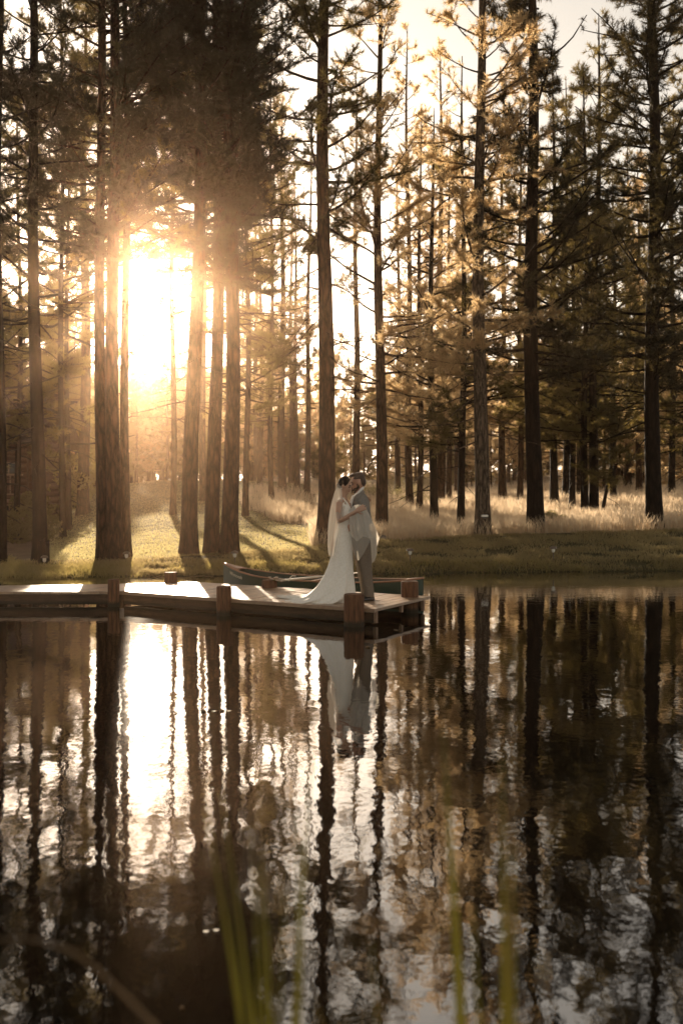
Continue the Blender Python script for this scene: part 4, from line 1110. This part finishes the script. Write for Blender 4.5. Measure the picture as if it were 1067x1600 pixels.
def hand(mb, w, d, n, s=1.0, curl=0.5, thumb=1):
    """palm, four fingers of unequal length with knuckle bends and a thumb at the palm's side"""
    w = Vector(w); d = Vector(d).normalized(); n = Vector(n); n = (n - d * n.dot(d)).normalized(); sd = d.cross(n).normalized() * thumb
    R = Matrix((d, sd, n)).transposed()
    mb.ellipsoid(w + d * 0.045 * s, (0.052 * s, 0.040 * s, 0.016 * s), 14, 10, R)
    mb.tube([w - d * 0.03 * s, w + d * 0.03 * s], [0.024 * s, 0.026 * s], n=10, flat=0.8)
    for k, (off, ln) in enumerate(((0.029, 0.072), (0.010, 0.082), (-0.010, 0.076), (-0.028, 0.060))):
        p = w + d * (0.084 - 0.004 * abs(k - 1)) * s + sd * off * s; pts = [p - d * 0.02 * s, p]; a = 0.12 * curl
        dd = (d + sd * off * 6.5).normalized()
        for j, fr in enumerate((0.45, 0.32, 0.23)):
            a += curl * 0.55; v = dd * math.cos(a) - n * math.sin(a); p = p + v * ln * fr * s; pts.append(p)
        mb.tube(pts, [0.0105 * s, 0.0100 * s, 0.0092 * s, 0.0085 * s, 0.0070 * s], n=8)
    p = w + d * 0.025 * s + sd * 0.034 * s
    mb.tube([p - sd * 0.02 * s, p + (d * 0.5 + sd * 0.7 - n * 0.1) * 0.03 * s, p + (d * 0.9 + sd * 0.75 - n * 0.3) * 0.055 * s], [0.014 * s, 0.011 * s, 0.008 * s], n=8)

def prof_loft(mb, rows, Dc, n=56, fold=None):
    rings = []
    for (py, L_, R_, ry, *rest) in rows:
        dyc = rest[0] if rest else 0.0
        xl, xr, z = gx(L_, Dc), gx(R_, Dc), gz(py, Dc); cx = (xl + xr) / 2 if not (len(rest) > 1) else gx(rest[1], Dc); ring = []
        for k in range(n):
            a = 2 * math.pi * k / n; c, s_ = math.cos(a), math.sin(a)
            rx = (xr - cx) if c > 0 else (cx - xl)
            m_ = 1 + (fold(a, py) if fold else 0)
            ring.append(Vector((cx + rx * c * m_, Dc + dyc + ry * s_ * m_, z)))
        rings.append(ring)
    mb.loft(rings)

DB, DG = 14.10, 14.22
def B(px, py, dy=0.0): return Vector((gx(px, DB), DB + dy, gz(py, DB)))
def G(px, py, dy=0.0): return Vector((gx(px, DG), DG + dy, gz(py, DG)))

# ---- bride
bride = empty('person', (gx(536, DB), DB, DT), 'bride in a long ivory gown and veil, dark hair pinned up, leaning to the groom', 'person', 'bridal couple')
mb = MB()
mb.tube([B(535, 905), B(534, 850), B(536, 822), B(538, 800), B(537, 786)], [.15, .155, .112, .122, .095], n=20)
mb.tube([B(531, 785, -.14), B(536, 781), B(540, 785, .14)], [.048, .06, .048], n=14)
mb.tube([B(535.5, 784), B(536.5, 776), B(538, 766)], [.062, .048, .050], n=14)
for (sy, pts) in ((-1, [B(530.5, 784.5, -.15), B(529, 799, -.19), B(529.5, 814, -.21), B(543, 806.5, -.31), B(555, 798.5, -.385)]), (1, [B(540, 785, .15), B(549, 800, .22), B(553, 806, .26), B(560, 795, .30), B(566, 786, .33)])):
    mb.tube(pts, [.050, .045, .039, .036, .026], n=14)
hand(mb, B(555, 798.5, -.385), B(565, 792.6, -.392) - B(555, 798.5, -.385), (0.1, -1, 0.25), 1.08, 0.30, 1)
hand(mb, B(566, 786, .33), (1, 0.0, 0.5), (0, 1, 0), 0.95, 0.5, -1)
HL, HR = head_parts(B(539.3, 758.5, -.01), (0.86, -0.34, -0.36), 0.96, mb)
body_me = remeshed('body', mb, 0.0075, 4)
link_mesh('body', body_me, M['skin_b'], bride, smooth=True)
face_parts(HL, HR, 0.96, bride, 'hair_dark')
h = MB(); h.ellipsoid(HL(-0.024, 0, 0.032), (0.094, 0.081, 0.100), 20, 14, HR); h.ellipsoid(HL(-0.085, 0, -0.035), (0.042, 0.048, 0.040), 14, 10, HR); h.ellipsoid(HL(-0.03, 0.055, -0.005), (0.05, 0.024, 0.04), 12, 8, HR); h.ellipsoid(HL(-0.03, -0.055, -0.0), (0.05, 0.024, 0.04), 12, 8, HR)
link_mesh('hair', remeshed('hair', h, 0.009, 3), M['hair_dark'], bride, smooth=True)
e_ = MB(); e_.ellipsoid(HL(-0.006, -0.086, -0.05), (0.008, 0.008, 0.010), 10, 8); e_.build('earring', M['pearl'], bride, True)

def dfold(a, py):
    k = max(0.0, (py - 850) / 90.0)
    return (0.075 * math.sin(7 * a + py * 0.012) + 0.045 * math.sin(15 * a + 1.3 - py * 0.02)) * min(1, k) ** 1.2 + 0.004 * math.sin(3 * a)
dm = MB()
prof_loft(dm, [(788, 530.5, 546, .125), (793, 528.5, 548.5, .142), (800, 527.5, 549.5, .150), (808, 527.0, 548.5, .140), (816, 526.5, 547.5, .130), (824, 524.5, 548, .140), (834, 521.5, 549.5, .165), (846, 519.5, 550.5, .185), (858, 518.5, 551, .19, 0, 536),
              (872, 516.5, 551.5, .19, 0, 536), (886, 512.5, 552, .20, 0, 536), (898, 507.5, 553, .215, 0, 535), (908, 501.5, 554, .23, 0, 534), (917, 495.5, 555, .25, 0, 532), (925, 488, 555.5, .27, 0, 529), (931, 480, 556, .29, 0, 524), (935.5, 468, 556.3, .31, 0.0, 516), (938.3, 452, 556.5, .33, 0.02, 506), (939.6, 440, 556.5, .335, .02, 500)], DB, 72, dfold)
for (p, q, r_) in (((532.5, 778.5, -.105), (537, 791, -.135), .03), ((535.5, 778, -.095), (546, 793, -.07), .026), ((538, 778, .10), (546, 793, .07), .028)):
    a_, b_ = B(*p), B(*q); dm.tube([a_, a_.lerp(b_, .5) + Vector((0.004, -0.006 if p[2] < 0 else .006, 0)), b_], [r_ * .75, r_, r_], n=8, flat=0.6)
dress = dm.build('dress', M['dress'], bride, smooth=True)
# train spread on the boards
tr = MB(); rows = []
for i in range(19):
    t = i / 18; row = []
    pxc = 505 + (433 - 505) * t
    for j in range(15):
        v = j / 14 * 2 - 1
        hw = 0.30 * (1 - 0.80 * t ** 1.5)
        D_ = DB + 0.05 + 0.36 * t + hw * v
        zz = DT + 0.012 + 0.055 * (1 - t) ** 2 + 0.016 * (1 + math.sin(j * 1.7 + i * .25)) * (1 - t * .4) * (1 - abs(v) ** 4)
        row.append(Vector((gx(pxc, DB) + 0.03 * math.sin(j * 1.1), D_, zz)))
    rows.append(row)
tr.loft(rows, False, False, closed=False)
o = tr.build('train', M['dress'], bride, smooth=True); o.modifiers.new('t', 'SOLIDIFY').thickness = 0.006

def sheet(rows, nu, nv, name, mat, parent, wob=0.012, seed=0.0, fk=16):
    """smooth cloth through rows of points"""
    R_ = [[Vector(p) for p in r] for r in rows]
    def ev(pts, t):
        n = len(pts) - 1; f = t * n; i = min(n - 1, int(f)); f -= i
        p0, p1, p2, p3 = pts[max(0, i - 1)], pts[i], pts[i + 1], pts[min(n, i + 2)]
        return 0.5 * ((2 * p1) + (p2 - p0) * f + (2 * p0 - 5 * p1 + 4 * p2 - p3) * f * f + (3 * p1 - p0 - 3 * p2 + p3) * f ** 3)
    g = []
    for a in range(nv + 1):
        v = a / nv; row = []
        for c in range(nu + 1):
            u = c / nu
            p = ev([ev(r, u) for r in R_], v)
            k = math.sin(fk * u + 2.0 * v + seed) + 0.6 * math.sin(fk * 2.1 * u - 3 * v + seed * 2)
            row.append(p + Vector((0.25 * k, k, 0.1 * k)) * wob * min(1, 0.25 + v))
        g.append(row)
    b = MB(); b.loft(g, False, False, closed=False)
    return b.build(name, mat, parent, smooth=True)

vr = []
for (py, xl, xr, b_) in ((757, 527, 533.5, .050), (764, 524.5, 534, .085), (776, 520.5, 534.5, .15), (792, 516.5, 534.5, .215), (812, 513.5, 531.5, .26), (832, 512.0, 528.5, .26), (850, 511.8, 526, .25), (862, 513, 523, .22), (869, 515, 520, .17)):
    vr.append([B(xr - (xr - xl) * math.sin(ph), py + (2.5 * math.sin(5 * ph) if py > 845 else 0), -b_ * math.cos(ph)) for ph in np.linspace(0.0, math.pi, 11)])
sheet(vr, 44, 40, 'veil', M['veil'], bride, 0.012, 0.7, 22)
# the long end of the veil gathered over both their arms
sheet([[B(545.5, 797, -.33), B(551, 790, -.355), B(559, 787.5, -.37), B(566, 789, -.37), B(571, 793, -.34)],
       [B(545.5, 809, -.35), B(553, 806, -.375), B(561, 806, -.385), B(570, 806, -.38), B(579.5, 810, -.33)],
       [B(545.5, 822, -.34), B(553, 826, -.375), B(563, 826, -.385), B(574, 825, -.36), B(588, 828, -.30)],
       [B(547, 832, -.31), B(556, 843.5, -.345), B(566, 837, -.35), B(578, 839, -.33), B(592, 838, -.26)]], 48, 30, 'veil', M['veil_thick'], bride, 0.016, 2.1, 19)
sheet([[B(576, 835, -.32), B(581, 835, -.31), B(586, 834, -.28), B(592, 837.5, -.25)], [B(578, 848, -.28), B(581, 848, -.27), B(585, 850, -.25), B(588, 853, -.23)],
       [B(579, 862, -.25), B(581, 863, -.25), B(584, 863, -.23), B(588, 863, -.21)], [B(580, 879, -.22), B(581.5, 877, -.22), B(583.5, 875.5, -.21), B(585.5, 873, -.2)]], 14, 20, 'veil', M['veil_thick'], bride, 0.010, 1.0, 9)
sheet([[B(546.5, 830, -.30), B(556, 838, -.32), B(567, 837, -.32), B(578, 838, -.30)], [B(548.5, 846, -.26), B(557, 850, -.28), B(566, 850, -.28), B(575, 848, -.26)],
       [B(552, 861, -.22), B(558, 865, -.24), B(564, 864, -.24), B(570, 859, -.22)], [B(557, 872, -.19), B(559, 874, -.20), B(561, 873, -.20), B(564, 869, -.19)]], 20, 20, 'veil', M['veil'], bride, 0.008, 0.2, 10)

# ---- groom
groom = empty('person', (gx(573, DG), DG, DT), 'bearded groom in a grey suit kissing the forehead of the bride', 'person', 'bridal couple')
mb = MB()
mb.tube([G(566, 850), G(564, 825), G(563.5, 800), G(564, 783)], [.125, .11, .125, .10], n=20)
mb.tube([G(566, 782, -.16), G(564, 778), G(562, 782, .16)], [.055, .07, .055], n=14)
mb.tube([G(563.5, 781), G(562.5, 772), G(561, 763)], [.07, .062, .060], n=14)
mb.tube([G(566, 783, -.19), G(575.5, 814, -.25), G(560, 822, -.26), G(550.5, 823, -.235)], [.052, .042, .038, .028], n=14)
mb.tube([G(562, 783, .19), G(556, 812, .26), G(545, 815, .25)], [.052, .042, .028], n=14)
hand(mb, G(550.5, 823, -.235), (-1, 0.25, 0.12), (0.2, -1, 0.1), 1.05, 0.5, -1)
hand(mb, G(545, 815, .25), (-1, -0.2, 0.1), (0, 1, 0), 1.05, 0.5, 1)
for (sy, hx, kx, ax) in ((-1, 567, 571.5, 577), (1, 563, 567, 571.5)):
    mb.tube([G(hx, 846, sy * .085), G(kx, 892, sy * .09), G(ax, 930, sy * .10)], [.08, .055, .042], n=14)
KL, KR = head_parts(G(559.7, 753.8, 0), (-0.94, 0.05, -0.30), 1.05, mb)
link_mesh('body', remeshed('body', mb, 0.0075, 4), M['skin_g'], groom, smooth=True)
face_parts(KL, KR, 1.05, groom, 'beard')
h = MB(); h.ellipsoid(KL(-0.028, 0, 0.056), (0.090, 0.078, 0.084), 20, 14, KR); h.ellipsoid(KL(0.035, 0, 0.118), (0.056, 0.052, 0.026), 14, 10, KR); h.ellipsoid(KL(0.074, 0, 0.118), (0.024, 0.036, 0.018), 12, 8, KR); h.ellipsoid(KL(-0.055, 0, 0.005), (0.058, 0.079, 0.085), 16, 12, KR); h.ellipsoid(KL(-0.006, 0, 0.06), (0.075, 0.080, 0.045), 16, 12, KR)
link_mesh('hair', remeshed('hair', h, 0.009, 2), M['hair_brown'], groom, smooth=True)
h = MB(); h.ellipsoid(KL(0.034, 0, -0.078), (0.064, 0.061, 0.050), 18, 12, KR); h.ellipsoid(KL(0.060, 0, -0.100), (0.034, 0.034, 0.034), 14, 10, KR); h.ellipsoid(KL(0.086, 0, -0.046), (0.014, 0.026, 0.006), 12, 8, KR)
for sg in (1, -1): h.tube([KL(0.012, sg * 0.066, -0.015), KL(0.018, sg * 0.06, -0.07)], [.016, .02], n=8)
link_mesh('beard', remeshed('beard', h, 0.008, 2), M['beard'], groom, smooth=True)
# shirt collar and front
h = MB(); c = G(560.3, 769.2); u1 = (G(553.5, 776.5) - G(567, 762.5)) * 0.5
ringp = [c + u1 * math.cos(a) + Vector((0, 0.088, 0)) * math.sin(a) for a in np.linspace(0, 2 * math.pi, 25)]
h.tube(ringp, 0.019, n=8, cap=False)
h.tube([G(553.5, 775, -.03), G(549.5, 786, -.05), G(548.0, 798, -.05)], [.03, .035, .03], n=8)
h.build('shirt', M['shirt'], groom, smooth=True)
# jacket
j = MB()
prof_loft(j, [(769.5, 557, 567.5, .085), (773, 554.5, 571.5, .155), (778, 551.5, 575, .20), (785, 549.8, 577.5, .215), (795, 548.6, 578.5, .215), (806, 548.2, 578, .20), (818, 548, 576.5, .185), (830, 547.5, 577.5, .19), (840, 547, 579, .195), (848.5, 547, 580, .195)], DG, 40)
j.tube([G(565.5, 782, -.175), G(570, 796, -.225), G(575, 814, -.255), G(566, 820, -.275), G(553.5, 823.5, -.25)], [.068, .066, .056, .052, .042], n=16)
j.tube([G(562, 782, .175), G(556, 812, .26), G(548, 815, .25)], [.068, .056, .042], n=16)
for k in range(3): j.tube([G(567 + k * 2, 792 + 6 * k, -.285), G(572 + k, 794 + 6 * k, -.28), G(577, 799 + 5 * k, -.20)], [.008, .014, .006], n=6)
link_mesh('jacket', remeshed('jacket', j, 0.011, 3), M['suit'], groom, smooth=True)
lp = MB()
lp.loft([[G(566.5, 765.5, -.10), G(569.5, 768, -.13), G(570, 768.5, -.10)], [G(560, 772, -.16), G(564, 774, -.19), G(563, 775, -.15)], [G(555, 780, -.15), G(559, 784, -.20), G(557, 785, -.15)], [G(550.5, 790, -.10), G(553, 793, -.16), G(552, 794, -.1)], [G(548.5, 800, -.06), G(549.5, 801, -.09), G(549, 802, -.05)]], True, True)
lp.build('lapel', M['suit'], groom, smooth=True)
# trousers
tm = MB()
prof_loft(tm, [(838, 549.5, 577.5, .175), (846, 549.5, 579, .18), (856, 551.5, 579.5, .185), (864, 554, 579.5, .18)], DG, 32)
for (sy, pts) in ((-1, [(566.5, 852), (569, 872), (572.3, 892), (574.5, 910), (576.4, 922), (577, 931.5)]), (1, [(562, 852), (564, 872), (567, 892), (569.5, 910), (571, 922), (571.8, 931)])):
    tm.tube([G(px, py, sy * (.088 + .0002 * (py - 852))) for px, py in pts], [.112, .098, .082, .072, .068, .070], n=18)
for k in range(4): tm.tube([G(570 + k, 914 + 4 * k, -.165), G(575, 916 + 4 * k, -.182), G(582, 913 + 4 * k, -.13)], [.004, .009, .004], n=6)
link_mesh('trousers', remeshed('trousers', tm, 0.010, 3), M['trouser'], groom, smooth=True)
for (sy, ax, nm) in ((-1, 577, 'shoe'), (1, 571.5, 'shoe')):
    hx, hD = gx(ax, DG), DG + sy * .11
    dr = Vector((-0.88, -0.48, 0)); sd = Vector((0.48, -0.88, 0)); sm = MB(); rings = []
    for (s_, w_, h_) in ((-0.075, .020, .050), (-0.06, .034, .068), (-0.02, .038, .085), (0.04, .036, .072), (0.10, .043, .050), (0.16, .044, .042), (0.205, .030, .034), (0.222, .010, .024)):
        c = Vector((hx, hD, DT + 0.004)) + dr * s_
        rings.append([c + sd * w_ * math.cos(a) * (1 if math.sin(a) < 0.3 else 0.8) + Vector((0, 0, max(0, h_ * (0.35 + 0.65 * math.sin(a)) if math.sin(a) > -0.5 else 0))) for a in np.linspace(-math.pi / 2, 1.5 * math.pi, 16, endpoint=False)])
    sm.loft(rings); sm.build('shoe', M['shoe'], groom, smooth=True)

# ------------------------------------------------------------------ haze
hz, nt, out = new_mat('evening_haze')
pv = N(nt, 'ShaderNodeVolumePrincipled', Density=0.00062, Anisotropy=0.92)
pv.inputs['Color'].default_value = (1.0, 0.67, 0.43, 1)
nt.links.new(pv.outputs[0], out.inputs['Volume'])
b = MB(); b.box((0, 185, 13.5), (700, 450, 29)); tag(b.build('haze', hz), 'warm evening haze in the air over the pond and woods', 'haze', kind='stuff')

# ------------------------------------------------------------------ light, sky, camera
wd = bpy.data.worlds.new('World'); scene.world = wd; wd.use_nodes = True
nt = wd.node_tree; nt.nodes.clear()
sky = nt.nodes.new('ShaderNodeTexSky'); sky.sky_type = 'NISHITA'; sky.sun_disc = False
sky.sun_elevation = SUN_EL; sky.sun_rotation = SUN_AZ
sky.air_density = 1.0; sky.dust_density = 1.0; sky.ozone_density = 1.0
bw = nt.nodes.new('ShaderNodeHueSaturation'); bw.inputs['Saturation'].default_value = 0.25
tint = nt.nodes.new('ShaderNodeMix'); tint.data_type = 'RGBA'; tint.blend_type = 'MULTIPLY'; tint.inputs['Factor'].default_value = 1.0
tint.inputs['B'].default_value = (1.0, 0.895, 0.76, 1)
bg = nt.nodes.new('ShaderNodeBackground'); bg.inputs['Strength'].default_value = 0.085
wo = nt.nodes.new('ShaderNodeOutputWorld')
nt.links.new(sky.outputs[0], bw.inputs['Color']); nt.links.new(bw.outputs[0], tint.inputs['A'])
nt.links.new(tint.outputs['Result'], bg.inputs['Color']); nt.links.new(bg.outputs[0], wo.inputs['Surface'])

sl = bpy.data.lights.new('sun', 'SUN'); sl.energy = 5.0; sl.angle = math.radians(0.5); sl.color = (1.0, 0.80, 0.58)
so = bpy.data.objects.new('sun', sl); COL.objects.link(so); so.rotation_euler = SUN.to_track_quat('Z', 'Y').to_euler(); so.location = (0, 0, 40)

cam = bpy.data.cameras.new('camera'); co = bpy.data.objects.new('camera', cam); COL.objects.link(co)
co.location = CAM; co.rotation_euler = (math.radians(90), 0, 0)
cam.sensor_fit = 'VERTICAL'; cam.sensor_height = 36; cam.sensor_width = 24; cam.lens = 36 * F / 1600
cam.shift_y = -(800 - HY) / 1600; cam.clip_end = 2000; cam.clip_start = 0.05
cam.dof.use_dof = True; cam.dof.focus_distance = 14.2; cam.dof.aperture_fstop = 1.8
scene.camera = co

scene.view_settings.view_transform = 'Standard'; scene.view_settings.look = 'None'
scene.view_settings.exposure = 1.25; scene.view_settings.gamma = 1.0
scene.render.engine = 'CYCLES'
cy = scene.cycles
cy.use_denoising = True
cy.max_bounces = 6; cy.diffuse_bounces = 2; cy.glossy_bounces = 3; cy.transmission_bounces = 3; cy.transparent_max_bounces = 8; cy.volume_bounces = 0
cy.caustics_reflective = False; cy.caustics_refractive = False; cy.sample_clamp_indirect = 4.0
